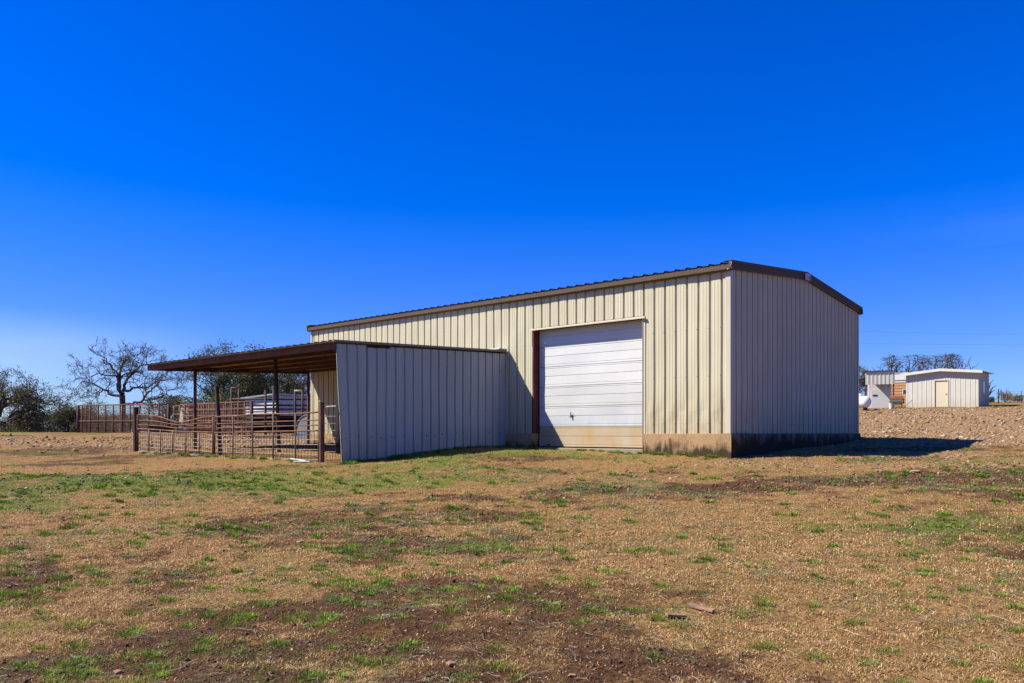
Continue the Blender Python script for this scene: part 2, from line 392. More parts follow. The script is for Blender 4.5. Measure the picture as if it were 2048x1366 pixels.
def blob(x, y, cx, cy, rx, ry, a=0):
    c, s = math.cos(a), math.sin(a)
    u = ((x-cx)*c+(y-cy)*s)/rx; v = (-(x-cx)*s+(y-cy)*c)/ry
    return np.exp(-(u*u+v*v))
def masks(x, y):
    n1 = fbm(x*0.35, y*0.55, 21, 4); n2 = fbm(x*1.3, y*1.6, 31, 4); n3 = fbm(x*0.16+3, y*0.2, 41, 3)
    # green growth
    g = 0.10 + 1.15*blob(x, y, -5.0, 15.4, 4.6, 1.6) + 0.5*blob(x, y, -7.5, 12.6, 3.0, 1.1) + 0.95*blob(x, y, -1.2, 19.6, 2.6, 1.0, 0.55)
    g = g + 0.8*blob(x, y, 2.2, 19.4, 2.6, 0.6, -0.5) + 0.6*blob(x, y, 10.5, 17.6, 3.2, 0.7)
    g = g + 0.4*blob(x, y, -17, 26, 4, 1.0) + 0.5*blob(x, y, -27, 42, 9, 3) + 0.55*blob(x, y, 29, 52.5, 12, 1.6) + 0.25*blob(x, y, 0.2, 14.8, 2.5, 0.6) + 0.35*blob(x, y, -2, 17.4, 2.5, 0.6)
    g = g + 0.22*blob(x, y, 4, 10.5, 6, 1.5)
    green = np.clip((g + (n2-0.5)*1.5 + (n1-0.5)*0.6)*1.1, 0, 1)
    # bare soil
    d = 0.24 + 0.42*blob(x, y, -2.4, 6.2, 3.6, 2.2) + 0.75*blob(x, y, 4.0, 14.3, 5.0, 0.75, 0.12) + 0.55*blob(x, y, 9.5, 15.6, 4.0, 0.7, 0.05) + 0.4*blob(x, y, -6, 9.2, 4, 1.2) + 0.28*blob(x, y, 1.0, 11.2, 5.0, 0.5, 0.03) + 0.25*blob(x, y, 6.5, 8.6, 3.0, 0.5, -0.05)
    d = d + 0.5*blob(x, y, 0.6, 5.0, 0.8, 0.5) + 0.45*blob(x, y, 1.0, 14.9, 1.0, 0.5) + 0.55*blob(x, y, -15, 27, 3, 2) + 0.35*blob(x, y, 1.4, 4.6, 1.4, 0.4) - 0.35*blob(x, y, 4, 7, 4, 3) - 0.25*blob(x, y, 0.5, 9.5, 3.5, 2) - 0.5*blob(x, y, -7, 19.4, 3.5, 1.2, -0.7)
    dirt = np.clip((d + (n1-0.5)*1.9 + (n2-0.5)*1.4 + (fbm(x*4.5, y*5, 61, 3)-0.5)*0.9), 0, 1)
    # broken stone
    r = 1.0*sstep(20.5, 24.5, y+(x-12)*0.12)*sstep(6.5, 9.0, x)*(1-sstep(50, 53, y))
    r = np.maximum(r, 0.85*blob(x, y, 9.5, 19.4, 4.5, 1.3))
    r = np.maximum(r, 0.78*blob(x, y, 9.5, 17.2, 5.0, 1.0)); r = np.maximum(r, 0.78*blob(x, y, 5.3, 17.7, 2.0, 0.8))
    r = np.maximum(r, 0.95*blob(x, y, -11, 31, 5.5, 5)); r = np.maximum(r, 0.85*blob(x, y, -19.5, 31, 7, 3.6))
    r = np.maximum(r, 0.45*blob(x, y, -8.6, 24, 2.2, 1.6)); r = np.maximum(r, 0.4*blob(x, y, 1.5, 15.3, 3, 0.6))
    rock = np.clip(r + (n1-0.5)*0.5*np.minimum(1, r*2) + (n2-0.5)*0.3*np.minimum(1, r*2), 0, 1)
    return green, dirt, rock

def axis_pts(dense, lo, hi, step, grow):
    a = list(np.arange(dense[0], dense[1]+1e-6, step))
    s = step
    while a[-1] < hi: s = min(s*grow, 80); a.append(a[-1]+s)
    s = step
    while a[0] > lo: s = min(s*grow, 80); a.insert(0, a[0]-s)
    return np.array(a)
gx = np.concatenate([[q for q in axis_pts((-14, 18), -1500, 1500, 0.13, 1.09) if q < -7 or q > 7], np.arange(-6.95, 6.97, 0.06)]); gx.sort()
gy = np.concatenate([[q for q in axis_pts((3.5, 30), -120, 2500, 0.12, 1.07) if q < 3.6 or q > 11], np.arange(3.62, 10.98, 0.055)]); gy.sort()
GX, GY = np.meshgrid(gx, gy)
GZ = ground_z(GX, GY)
nx, ny = len(gx), len(gy)
gv = np.stack([GX.ravel(), GY.ravel(), GZ.ravel()], 1)
ii = (np.arange(ny-1)[:, None]*nx + np.arange(nx-1)[None]).ravel()
gf = np.stack([ii, ii+1, ii+1+nx, ii+nx], 1)
mg = masks(gv[:, 0], gv[:, 1])

def ground_material():
    m, nt, b = newmat('ground')
    a = nt.nodes.new('ShaderNodeVertexColor'); a.layer_name = 'tint'
    sp = nt.nodes.new('ShaderNodeSeparateColor'); nt.links.new(a.outputs[0], sp.inputs[0])
    G, D, K = sp.outputs[0], sp.outputs[1], sp.outputs[2]
    v = coords(nt)
    f1 = noise(nt, v, 9, 6, 0.7); f2 = noise(nt, v, 32, 5, 0.7); f3 = noise(nt, v, 2.2, 5, 0.6); f4 = noise(nt, v, 85, 3, 0.7)
    f5 = noise(nt, v, 21, 4, 0.75)
    dry = mixc(nt, mrange(nt, f2, 0.46, 0.66), (0.36, 0.188, 0.066), (0.74, 0.465, 0.185))
    dry = mixc(nt, mrange(nt, f3, 0.42, 0.62), dry, mixc(nt, mrange(nt, f1, 0.38, 0.62), (0.29, 0.140, 0.050), (0.65, 0.39, 0.143)))
    dry = mixc(nt, mrange(nt, mth(nt, 'ADD', mth(nt, 'MULTIPLY', f5, 0.6), mth(nt, 'MULTIPLY', f4, 0.4)), 0.50, 0.41), dry, (0.085, 0.042, 0.018))
    dry = mixc(nt, mrange(nt, noise(nt, v, 0.75, 4, 0.65), 0.50, 0.68, 0, 0.45), dry, (0.22, 0.21, 0.05))
    soil = mixc(nt, mrange(nt, mth(nt, 'ADD', mth(nt, 'MULTIPLY', f1, 0.5), mth(nt, 'MULTIPLY', f4, 0.5)), 0.40, 0.62), (0.04, 0.019, 0.009), (0.25, 0.118, 0.05))
    soil = mixc(nt, mrange(nt, f4, 0.58, 0.72), soil, (0.20, 0.115, 0.066))
    grn = mixc(nt, mrange(nt, f2, 0.35, 0.65), (0.10, 0.15, 0.02), (0.25, 0.29, 0.055))
    fine = mth(nt, 'ADD', mth(nt, 'MULTIPLY', f1, 0.6), mth(nt, 'MULTIPLY', f2, 0.4))
    dm = mrange(nt, mth(nt, 'ADD', D, mth(nt, 'MULTIPLY', mth(nt, 'SUBTRACT', fine, 0.47), 3.0)), 0.40, 0.66)
    gm = mrange(nt, mth(nt, 'ADD', G, mth(nt, 'MULTIPLY', mth(nt, 'SUBTRACT', fine, 0.5), 1.6)), 0.50, 0.78, 0, 0.85)
    c = mixc(nt, dm, dry, soil)
    c = mixc(nt, gm, c, grn)
    vo = nt.nodes.new('ShaderNodeTexVoronoi'); vo.inputs['Scale'].default_value = 15; nt.links.new(v, vo.inputs['Vector'])
    vs = nt.nodes.new('ShaderNodeSeparateColor'); nt.links.new(vo.outputs['Color'], vs.inputs[0])
    st = mixc(nt, vs.outputs[0], (0.40, 0.235, 0.10), (0.62, 0.41, 0.20))
    st = mixc(nt, mrange(nt, vo.outputs['Distance'], 0.4, 0.7), st, (0.24, 0.125, 0.055))
    km = mrange(nt, mth(nt, 'ADD', K, mth(nt, 'MULTIPLY', mth(nt, 'SUBTRACT', f3, 0.5), 1.9)), 0.40, 0.75)
    c = mixc(nt, km, c, st)
    nt.links.new(c, b.inputs['Base Color']); b.inputs['Roughness'].default_value = 0.95; b.inputs['Specular IOR Level'].default_value = 0.1
    h = mth(nt, 'ADD', mth(nt, 'MULTIPLY', f1, 0.7), mth(nt, 'MULTIPLY', f2, 0.5))
    bump(nt, b, h, 1.0, 0.10)
    return m
M['ground'] = ground_material()
ground = np_mesh('ground', gv, gf.ravel(), np.full(len(gf), 4), M['ground'], True, np.stack(mg, 1))
tag(ground, 'brown and tan pasture ground with dry grass, bare soil and broken stone', 'ground', kind='structure')

# ------------------------------------------------------------------ barn frame of reference
A = Vector((5.16, 18.7, 0)); RV = Vector((0.7508, -0.6605, 0)); NV = Vector((0.6605, 0.7508, 0))
def bw(x, y, z=0): return A + RV*x + NV*y + Vector((0, 0, z))     # barn-local to world

PITCH = 0.3078
def rib_profile(s0, s1, first, pitch, rib=-0.045, base=0.062, top=0.040, minor=True):
    """(s, depth) polyline of a ribbed steel sheet between s0 and s1"""
    pts = [(s0, 0.0)]
    k = math.floor((s0-first)/pitch)-1
    while first+k*pitch < s1+pitch:
        c = first+k*pitch
        for ds, d in ((-base/2, 0), (-top/2, rib), (top/2, rib), (base/2, 0)): pts.append((c+ds, d))
        if minor:
            for e in (0.36, 0.64):
                q = c+pitch*e
                for ds, d in ((-0.02, 0), (-0.008, 0.005), (0.008, 0.005), (0.02, 0)): pts.append((q+ds, d))
        k += 1
    pts = [p for p in pts if s0 < p[0] < s1 or p == (s0, 0.0)]
    pts.append((s1, 0.0))
    out = [pts[0]]
    for p in pts[1:]:
        if p[0] > out[-1][0]+1e-5: out.append(p)
    return out
def sheet(mb, prof, zb, zt, fn, rows=1, wob=None):
    """fn(s, d, z) -> point; zb/zt functions of s"""
    n = len(prof); vs = []; fs = []
    for j in range(rows+1):
        for s, d in prof:
            z = zb(s) + (zt(s)-zb(s))*j/rows
            e = wob(s, z) if wob else 0
            vs.append(fn(s, d+e, z))
    for j in range(rows):
        for i in range(n-1):
            fs.append((j*n+i, j*n+i+1, (j+1)*n+i+1, (j+1)*n+i))
    mb.add(vs, fs)

LB = 17.0; WB = 9.144; EAVE = 4.0; RIDGE = 4.42
barn = empty('metal_barn', bw(0, 0, 0), BROT, 'large cream metal barn with brown roof trim and a white overhead door', 'barn')
DX0, DX1, DZ0, DZ1 = -6.06, -2.366, -0.385, 2.95
def wob_front(s, z):
    return 0.004*math.sin(s*2.3+z*1.7)+0.003*math.sin(s*5.1-z*2.9)
mb = MB()
fr = lambda s, d, z: (s, -d, z)
sheet(mb, rib_profile(-LB, DX0, DX1, PITCH), lambda s: -0.03, lambda s: 3.95, fr, 10, wob_front)
sheet(mb, rib_profile(DX0, DX1, DX1, PITCH), lambda s: DZ1+0.02, lambda s: 3.95, fr, 4, wob_front)
sheet(mb, rib_profile(DX1, 0, DX1, PITCH), lambda s: -0.03, lambda s: 3.95, fr, 14,
      lambda s, z: wob_front(s, z) + 0.03*math.exp(-((z-0.62)/0.09)**2)*math.sin(s*11))
mb.build('front_wall', M['cream'], barn)
gab = lambda y: 3.93 + 0.42*(1-abs(y-WB/2)/(WB/2))
mb = MB()
def wob_gable(s, z):
    k = max(0, 1-z/1.4)
    return 0.003*math.sin(s*3.1+z)+k*k*0.030*math.sin(s*4.3+1.2)*math.sin(s*1.1) + 0.014*math.exp(-((z-1.1)/0.35)**2)*math.sin(s*2.1)
sheet(mb, rib_profile(0, WB, 0.32, 0.3048, -0.05, 0.07, 0.046), lambda s: -0.03, gab, lambda s, d, z: (d, s, z), 16, wob_gable)
mb.build('gable_wall', M['cream_gable'], barn)
mb = MB(); sheet(mb, rib_profile(0, WB, 0.32, 0.3048, minor=False), lambda s: 0, gab, lambda s, d, z: (-LB-d, WB-s, z)); mb.build('gable_wall', M['cream'], barn)
mb = MB(); sheet(mb, rib_profile(-LB, 0, -0.3, 0.3048, minor=False), lambda s: 0, lambda s: 3.95, lambda s, d, z: (-LB-s, WB+d, z)); mb.build('rear_wall', M['cream'], barn)
# foundation
mb = MB()
mb.box(-LB-0.03, DX0, -0.055, 0.25, -1.3, -0.012); mb.box(DX1, -0.2, -0.055, 0.25, -1.3, -0.012)
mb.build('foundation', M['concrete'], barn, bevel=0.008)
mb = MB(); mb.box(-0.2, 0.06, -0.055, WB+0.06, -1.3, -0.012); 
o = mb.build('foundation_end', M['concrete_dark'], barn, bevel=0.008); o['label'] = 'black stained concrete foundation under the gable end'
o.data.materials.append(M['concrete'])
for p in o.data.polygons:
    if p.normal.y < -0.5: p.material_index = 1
mb = MB(); mb.box(-LB-0.03, -LB+0.2, 0.25, WB+0.04, -1.3, -0.012); mb.box(-LB+0.2, -0.2, WB-0.2, WB+0.04, -1.3, -0.012); mb.build('foundation', M['concrete'], barn)
mb = MB(); mb.box(DX0+0.002, DX1-0.002, -0.06, 3.0, -1.3, DZ0-0.03); mb.build('door_sill', M['slab'], barn, bevel=0.015)
# corner trims
for (x0, x1, y0, y1) in ((-0.13, 0.046, -0.046, -0.036),):
    mb = MB(); mb.box(-0.10, 0.022, -0.022, -0.014, -0.01, 3.86); mb.box(0.014, 0.022, -0.014, 0.10, -0.01, 3.86); mb.build('corner_trim', M['trim_cream'], barn)
mb = MB(); mb.box(-LB-0.018, -LB+0.06, -0.018, -0.010, -0.01, 3.86); mb.box(-LB-0.018, -LB-0.010, -0.010, 0.10, -0.01, 3.86); mb.build('corner_trim', M['trim_cream'], barn)
mb = MB(); mb.box(0.014, 0.022, WB-0.10, WB+0.02, -0.01, 3.84); mb.build('corner_trim', M['trim_cream'], barn)
# roof
mb = MB()
zr = lambda y: EAVE+0.02 + (RIDGE-EAVE)*(1-abs(y-WB/2)/(WB/2))
prof = rib_profile(-LB-0.10, 0.10, -0.15, 0.3048, 0.028, 0.085, 0.036)
sheet(mb, prof, lambda s: 0, lambda s: 1, lambda s, d, z: (s, -0.14+z*(WB/2+0.14), zr(-0.14+z*(WB/2+0.14))+d*1.25))
sheet(mb, prof, lambda s: 0, lambda s: 1, lambda s, d, z: (s, WB+0.14-z*(WB/2+0.14), zr(WB+0.14-z*(WB/2+0.14))+d*1.25))
mb.build('roof', M['brown_roof'], barn, solid=0.004)
mb = MB(); mb.prism([(0, WB/2-0.22, RIDGE+0.055), (0, WB/2, RIDGE+0.085), (0, WB/2+0.22, RIDGE+0.055), (0, WB/2, RIDGE+0.06)], (-LB-0.1, 0, 0), (0.09, 0, 0)); mb.build('ridge_cap', M['brown_roof'], barn)
for side in (0, 1):      # eave trims (box gutter)
    Y = (lambda y: y) if side == 0 else (lambda y: WB-y)
    pf = [(-0.038, 3.835), (-0.075, 3.83), (-0.135, 3.865), (-0.135, 3.925), (-0.12, 3.93), (-0.12, 3.99), (-0.02, 3.995), (-0.02, 3.86)]
    mb = MB(); mb.prism([(0, Y(a), b) for a, b in pf], (-LB-0.09, 0, 0), (0.115, 0, 0)); mb.build('eave_trim', M['brown_trim'], barn)
for gx0, sg in ((0.0, 1), (-LB, -1)):
    mb = MB()
    for y0, y1 in ((-0.15, WB/2), (WB/2, WB+0.15)):
        za, zb_ = zr(y0)+0.055, zr(y1)+0.055
        for d0, d1, h0, h1 in ((0.0, 0.095, 0.0, 0.075), (0.0, 0.08, 0.075, 0.14), (0.0, 0.065, 0.14, 0.205)):
            xa, xb = gx0+sg*0.036, gx0+sg*d1
            mb.hexa([(xa, y0, za-h1), (xb, y0, za-h1), (xb, y1, zb_-h1), (xa, y1, zb_-h1), (xa, y0, za-h0), (xb, y0, za-h0), (xb, y1, zb_-h0), (xa, y1, zb_-h0)])
        mb.hexa([(gx0-sg*0.12, y0, za-0.012), (gx0+sg*0.097, y0, za-0.012), (gx0+sg*0.097, y1, zb_-0.012), (gx0-sg*0.12, y1, zb_-0.012),
                 (gx0-sg*0.12, y0, za+0.006), (gx0+sg*0.097, y0, za+0.006), (gx0+sg*0.097, y1, zb_+0.006), (gx0-sg*0.12, y1, zb_+0.006)])
    mb.build('rake_trim', M['brown_trim'], barn)
# sealant blobs and white end of trim at the corner
mb = MB(); mb.tube([(0.118, -0.155, 4.02), (0.10, -0.145, 3.96), (0.08, -0.14, 3.92), (0.03, -0.137, 3.875), (0.0, -0.137, 3.85)], [0.016, 0.008, 0.01, 0.007, 0.012], 6); mb.build('sealant_seam', M['white'], barn)
mb = MB(); mb.box(-LB-0.10, -LB-0.088, -0.125, -0.03, 3.88, 3.97); mb.build('trim_end_cap', M['white'], barn)
# ridge sign
mb = MB(); mb.box(0.096, 0.128, WB/2-0.18, WB/2+0.17, 4.26, 4.44); sg = mb.build('ridge_sign', M['sign_white'], barn)
mb = MB(); mb.box(0.128, 0.131, WB/2+0.05, WB/2+0.145, 4.262, 4.40); mb.box(0.128, 0.131, WB/2-0.03, WB/2+0.05, 4.30, 4.33); mb.build('blue_emblem', M['sign_blue'], sg)
mb = MB()
for k in range(3): mb.box(0.128, 0.131, WB/2-0.14+k*0.05, WB/2-0.115+k*0.05, 4.29, 4.385)
mb.build('faded_mark', M['sign_pink'], sg)
# overhead door
dr = bpy.data.objects.new('overhead_door', None); COL.objects.link(dr); dr.parent = barn; dr['label'] = 'white sectional overhead door with a mud stained bottom panel'
ns = 6; DY = 0.235
hh = (DZ1+0.08-DZ0)/ns
for k in range(ns):
    z0 = DZ0+k*hh; z1 = z0+hh
    pr = [(z0+0.004, 0.02), (z0+0.006, 0)]
    for gc, gd in ((0.055, 0.008), (hh*0.52, 0.011), (hh-0.055, 0.009)):
        pr += [(z0+gc-0.011, 0), (z0+gc-0.004, gd), (z0+gc+0.004, gd), (z0+gc+0.011, 0)]
    pr += [(z1-0.006, 0), (z1-0.004, 0.02)]
    mb = MB(); vs = []
    xs = np.linspace(DX0+0.03, DX1-0.03, 14); fs = []
    for x in xs:
        for z, d in pr:
            wv = 0.006*math.sin(x*1.9+k*2)*math.sin((z-z0)/hh*math.pi)
            vs.append((x, DY+d+wv, z))
    n = len(pr)
    for i in range(len(xs)-1):
        for j in range(n-1): fs.append((i*n+j, (i+1)*n+j, (i+1)*n+j+1, i*n+j+1))
    mb.add(vs, fs)
    mat_ = {0: M['door_tan'], 1: M['door_scuffed'], 2: M['door_grey']}.get(k, M['door_white'])
    o = mb.build('door_section', mat_, dr, solid=0.0)
    if k == 0: o['label'] = 'mud stained tan bottom section of the overhead door'
mb = MB(); mb.box(DX0+0.02, DX1-0.02, DY+0.03, DY+0.06, DZ0-0.01, DZ1+0.1); mb.build('door_backing', M['black'], dr)
hx, hz = -4.85, 0.47
mb = MB(); mb.box(hx-0.014, hx+0.014, DY-0.045, DY-0.004, hz-0.02, hz+0.03); mb.tube([(hx, DY-0.045, hz+0.01), (hx-0.004, DY-0.05, hz+0.06), (hx+0.004, DY-0.045, hz+0.12)], [0.010, 0.015, 0.008], 8)
mb.tube([(hx, DY-0.045, hz), (hx-0.02, DY-0.045, hz-0.04), (hx+0.03, DY-0.04, hz-0.05)], 0.010, 8); mb.tube([(hx-0.12, DY-0.012, hz+0.012), (hx+0.12, DY-0.012, hz+0.012)], 0.006, 6)
mb.build('handle', M['black'], dr)
mb = MB(); mb.box(DX0+0.33, DX0+0.43, DY-0.03, DY-0.004, DZ0+0.03, DZ0+0.07); mb.build('latch', M['black'], dr)
# jambs and header
mb = MB(); mb.box(DX0-0.05, DX0+0.012, 0.0, DY-0.003, -0.01, DZ1+0.04); mb.box(DX0+0.012, DX0+0.05, DY-0.02, DY-0.003, -0.01, DZ1); mb.build('jamb', M['red_steel'], barn)
mb = MB(); mb.box(DX1-0.012, DX1+0.05, 0.0, DY-0.003, -0.38, DZ1+0.04); mb.build('jamb', M['red_steel'], barn)
mb = MB(); mb.box(DX1-0.03, DX1+0.05, -0.016, -0.010, -0.01, DZ1+0.01); mb.box(DX1-0.03, DX1-0.022, -0.036, 0.06, -0.38, DZ1); mb.build('jamb_trim', M['trim_cream'], barn)
mb = MB(); mb.box(DX0+0.012, DX1-0.03, -0.03, DY-0.003, DZ1, DZ1+0.05); mb.build('header', M['red_steel'], barn)
mb = MB(); mb.prism([(0, -0.047, DZ1+0.035), (0, -0.085, DZ1+0.012), (0, -0.085, DZ1-0.02), (0, -0.078, DZ1-0.02), (0, -0.047, DZ1+0.02)], (DX0-0.06, 0, 0), (DX1+0.06, 0, 0)); mb.build('header_flashing', M['trim_cream'], barn)

# ------------------------------------------------------------------ lean-to
LX0, LX1 = -17.15, -7.10
loff = (LX1, -6.08, -0.72)
lean = empty('lean_to', bw(*loff), BROT, 'open livestock lean-to with a rusty beam and a pale sheet metal side wall', 'lean-to')
zl = lambda y: 2.40 + y*0.0375
mb = MB()
prof = rib_profile(LX0-0.05, LX1+0.06, LX1-0.05, 0.3048, 0.038, 0.08, 0.04, False)
sheet(mb, prof, lambda s: 0, lambda s: 1, lambda s, d, z: (s, -6.24+z*6.20, zl(-6.24+z*6.20)+d*1.2))
o = mb.build('roof', M['lean_roof'], lean, loff, solid=0.004); o.data.materials.append(M['lean_under']); o.modifiers['thick'].material_offset = 1
mb = MB(); y = -6.10; mb.box(LX0, LX1-0.01, y, y+0.012, zl(y)-0.165, zl(y)-0.012); mb.box(LX0, LX1-0.01, y+0.012, y+0.06, zl(y)-0.165, zl(y)-0.153); mb.box(LX0, LX1-0.01, y+0.012, y+0.06, zl(y)-0.024, zl(y)-0.012)
mb.build('front_beam', M['rust_beam'], lean, loff)
for y in (-4.95, -3.75, -2.55, -1.35, -0.15):
    mb = MB(); mb.box(LX0+0.065, LX1-0.155, y, y+0.012, zl(y)-0.125, zl(y)-0.012); mb.box(LX0+0.065, LX1-0.155, y-0.05, y, zl(y)-0.125, zl(y)-0.115)
    mb.build('purlin', M['rust_beam'], lean, loff)
for x in (LX0+0.002, LX1-0.15):
    mb = MB(); x0, x1 = x, x+0.06
    mb.hexa([(x0, -6.02, zl(-6.02)-0.165), (x1, -6.02, zl(-6.02)-0.165), (x1, -0.05, zl(-0.05)-0.165), (x0, -0.05, zl(-0.05)-0.165),
             (x0, -6.02, zl(-6.02)-0.012), (x1, -6.02, zl(-6.02)-0.012), (x1, -0.05, zl(-0.05)-0.012), (x0, -0.05, zl(-0.05)-0.012)])
    mb.build('rafter', M['rust_dark'], lean, loff)
for (x0, y0, x1, y1, zt) in ((-16.2, -4.98, -16.2, -4.98, 2.09), (-11.45, -5.0, -11.25, -5.0, 2.09), (-7.32, -5.0, -7.32, -5.0, 2.09), (-7.32, -2.4, -7.32, -2.4, 2.19), (-16.6, -0.4, -16.6, -0.4, 2.25)):
    p = bw(x1, y1); mb = MB(); mb.tube([(x1, y1, gz(p.x, p.y)-0.2), (x0, y0, zt)], 0.05, 12); mb.build('post', M['rust_dark'] if x1 > -16 else M['rust'], lean, loff, True)
# side wall: separate sheets, uneven tops
mb = MB()
sheets = [(-6.08, -5.18, 0.02), (-5.18, -4.42, 0.075), (-4.42, -3.5, 0.03), (-3.5, -2.6, 0.03), (-2.6, -1.7, 0.03), (-1.7, -0.8, 0.03), (-0.8, -0.03, 0.035)]
bz = [(-6.1, -0.80), (-5.17, -0.79), (-4.72, -0.74), (-4.23, -0.66), (-2.92, -0.57), (-2.23, -0.48), (0, -0.42)]
bzf = lambda s: float(np.interp(s, [q[0] for q in bz], [q[1] for q in bz]))-0.02
for i, (s0, s1, dt) in enumerate(sheets):
    pr = rib_profile(s0, s1, -5.78+0.0, 0.3048, -0.035, 0.075, 0.04)
    off_ = 0.003*(i % 2)
    def fn(s, d, z, i=i, off_=off_):
        sh = 0.0
        if s < -5.0: sh = (2.1-z)/2.9*0.17*max(0, (-5.0-s)/1.08)
        return (LX1+d+off_, s+sh, z)
    sheet(mb, pr, bzf, lambda s, dt=dt: zl(s)-0.02-dt, fn, 12, lambda s, z: 0.010*math.sin(s*1.7+z*2.1)*math.sin(z*1.3)+0.004*math.sin(s*6+z))
mb.build('side_wall', M['lean_wall'], lean, loff, solid=0.003)
mb = MB(); mb.hexa([(LX1-0.07, -6.2, zl(-6.2)-0.012), (LX1+0.075, -6.2, zl(-6.2)-0.012), (LX1+0.075, -0.06, zl(-0.06)-0.012), (LX1-0.07, -0.06, zl(-0.06)-0.012),
                    (LX1-0.07, -6.2, zl(-6.2)+0.045), (LX1+0.075, -6.2, zl(-6.2)+0.045), (LX1+0.075, -0.06, zl(-0.06)+0.045), (LX1-0.07, -0.06, zl(-0.06)+0.045)])
mb.build('side_trim', M['lean_roof'], lean, loff)
mb = MB(); mb.box(LX1-0.14, LX1-0.07, -6.05, -0.05, 1.95, 2.06); mb.build('side_beam', M['rust_dark'], lean, loff)
mb = MB(); mb.box(LX1-0.45, LX1+0.09, -0.40, -0.045, zl(-0.2)+0.05, zl(-0.2)+0.09); mb.build('flashing', M['white'], lean, loff, bevel=0.01)
first = None
for s in (-5.82, -5.45, -5.03, -4.74, -4.38, -3.98, -3.2, -2.9, -2.62, -2.3, -2.1, -1.8, -1.2, -0.75, -0.3):
    z = -0.12 + (s+5.8)*0.025 + random.uniform(-0.03, 0.03)
    if first is None:
        mb = MB(); mb.lathe([(0.02, 0.0), (0.02, 0.008), (0.012, 0.014)], 10, (0, 0, 0), (1, 0, 0)); first = b_ = mb.build('bolt', M['black'], lean)
    else:
        b_ = first.copy(); COL.objects.link(b_); b_.parent = lean
    b_.location = (LX1+0.012-loff[0], s-loff[1], z-loff[2]); sc = random.uniform(0.5, 1.0); b_.scale = (1, sc, sc)

# ------------------------------------------------------------------ pen fronts along the lean-to
def pen_panel(t0, t1, rails, zb, nup, sag, label, q=6.12, tall=True):
    p0 = bw(-t0, -q); root = empty('pipe_gate', (p0.x, p0.y, gz(p0.x, p0.y)), BROT, label, 'gate')
    off = (-t0, -q, root.location.z)
    top0, top1 = rails[0]
    zz = lambda r, u: r[0]+(r[1]-r[0])*u
    for i, r_ in enumerate(rails):
        mb = MB(); pts = []
        for k in range(25):
            u = k/24; pts.append((-(t0+(t1-t0)*u), -q+0.02*math.sin(u*7+i), zz(r_, u)-sag(u)*(1.0, 0.45, 0.25, 0.12)[min(i, 3)]))
        mb.tube(pts, 0.020 if i in (0, 3) else 0.015, 8); mb.build('rail', M['rust_light'], root, off, True)
    mb = MB(); mb.tube([(-t0, -q, zz(zb, 0)), (-t1, -q, zz(zb, 1))], 0.018, 8); mb.build('bottom_rail', M['wire'], root, off, True)
    for k in range(nup+1):
        u = k/nup; x = -(t0+(t1-t0)*u); mb = MB()
        zt = (zz(rails[0], u)-sag(u)) if (k in (0, nup) or tall) else zz(rails[3], u)
        mb.tube([(x, -q-0.012, zz(zb, u)-0.06), (x, -q-0.012, zt)], 0.024 if k in (0, nup) else 0.019, 8)
        mb.build('upright', M['rust'] if k in (0, nup) else M['pipe_grey'], root, off, True)
    mb = MB()                                  # welded wire panel in the lower half
    n = int((t1-t0)/0.13)
    for k in range(1, n):
        u = k/n; x = -(t0+(t1-t0)*u); mb.tube([(x, -q+0.03, zz(zb, u)), (x, -q+0.03, zz(rails[3], u))], 0.007, 4, False)
    for k in range(6):
        f = (k+0.2)/6.0
        mb.tube([(-(t0+(t1-t0)*u), -q+0.03+0.008*math.sin(u*20+k), (zz(zb, u)*(1-f)+zz(rails[3], u)*f)) for u in np.linspace(0, 1, 12)], 0.008, 4, False)
    mb.build('wire_mesh', M['wire'], root, off)
    return root
pen_panel(7.72, 12.78, [(0.51, 0.47), (0.32, 0.262), (0.194, 0.136), (0.06, 0.01)], (-0.68, -0.68), 5, lambda u: 0.012*math.sin(u*9),
          'straight rusty pipe gate with wire mesh nearest the metal side wall')
pen_panel(12.86, 17.8, [(0.47, 0.60), (0.29, 0.41), (0.15, 0.27), (0.02, 0.14)], (-0.68, -0.60), 6, lambda u: 0.20*math.exp(-((u-0.42)/0.22)**2),
          'bent rusty pipe gate whose top rails sag in the middle', tall=False)
def post(x, y, zt, r, m, label, lean_=(0, 0), cat='post', name='fence_post'):
    p = bw(x, y); z0 = gz(p.x, p.y)
    root = empty(name, (p.x, p.y, z0), 0, label, cat)
    mb = MB(); mb.tube([(0, 0, -0.3), (lean_[0]*0.5, lean_[1]*0.5, (zt-z0)*0.5), (lean_[0], lean_[1], zt-z0)], r, 14); mb.build('shaft', m, root, smooth=False)
    mb = MB(); mb.lathe([(r*1.06, -0.008), (r*1.06, 0.012), (r*0.5, 0.025)], 14, (lean_[0], lean_[1], zt-z0)); mb.build('cap', m, root)
    return root
post(-7.60, -6.14, 0.74, 0.062, M['rust'], 'stout rusty pipe post between the gate and the metal side wall')
post(-12.95, -5.85, 1.36, 0.058, M['rust_dark'], 'tall leaning dark rusty post where the two pipe gates meet', (-0.13, 0.02))
post(-17.95, -6.12, 0.83, 0.085, M['rust_dark'], 'short thick dark post at the far end of the bent gate')
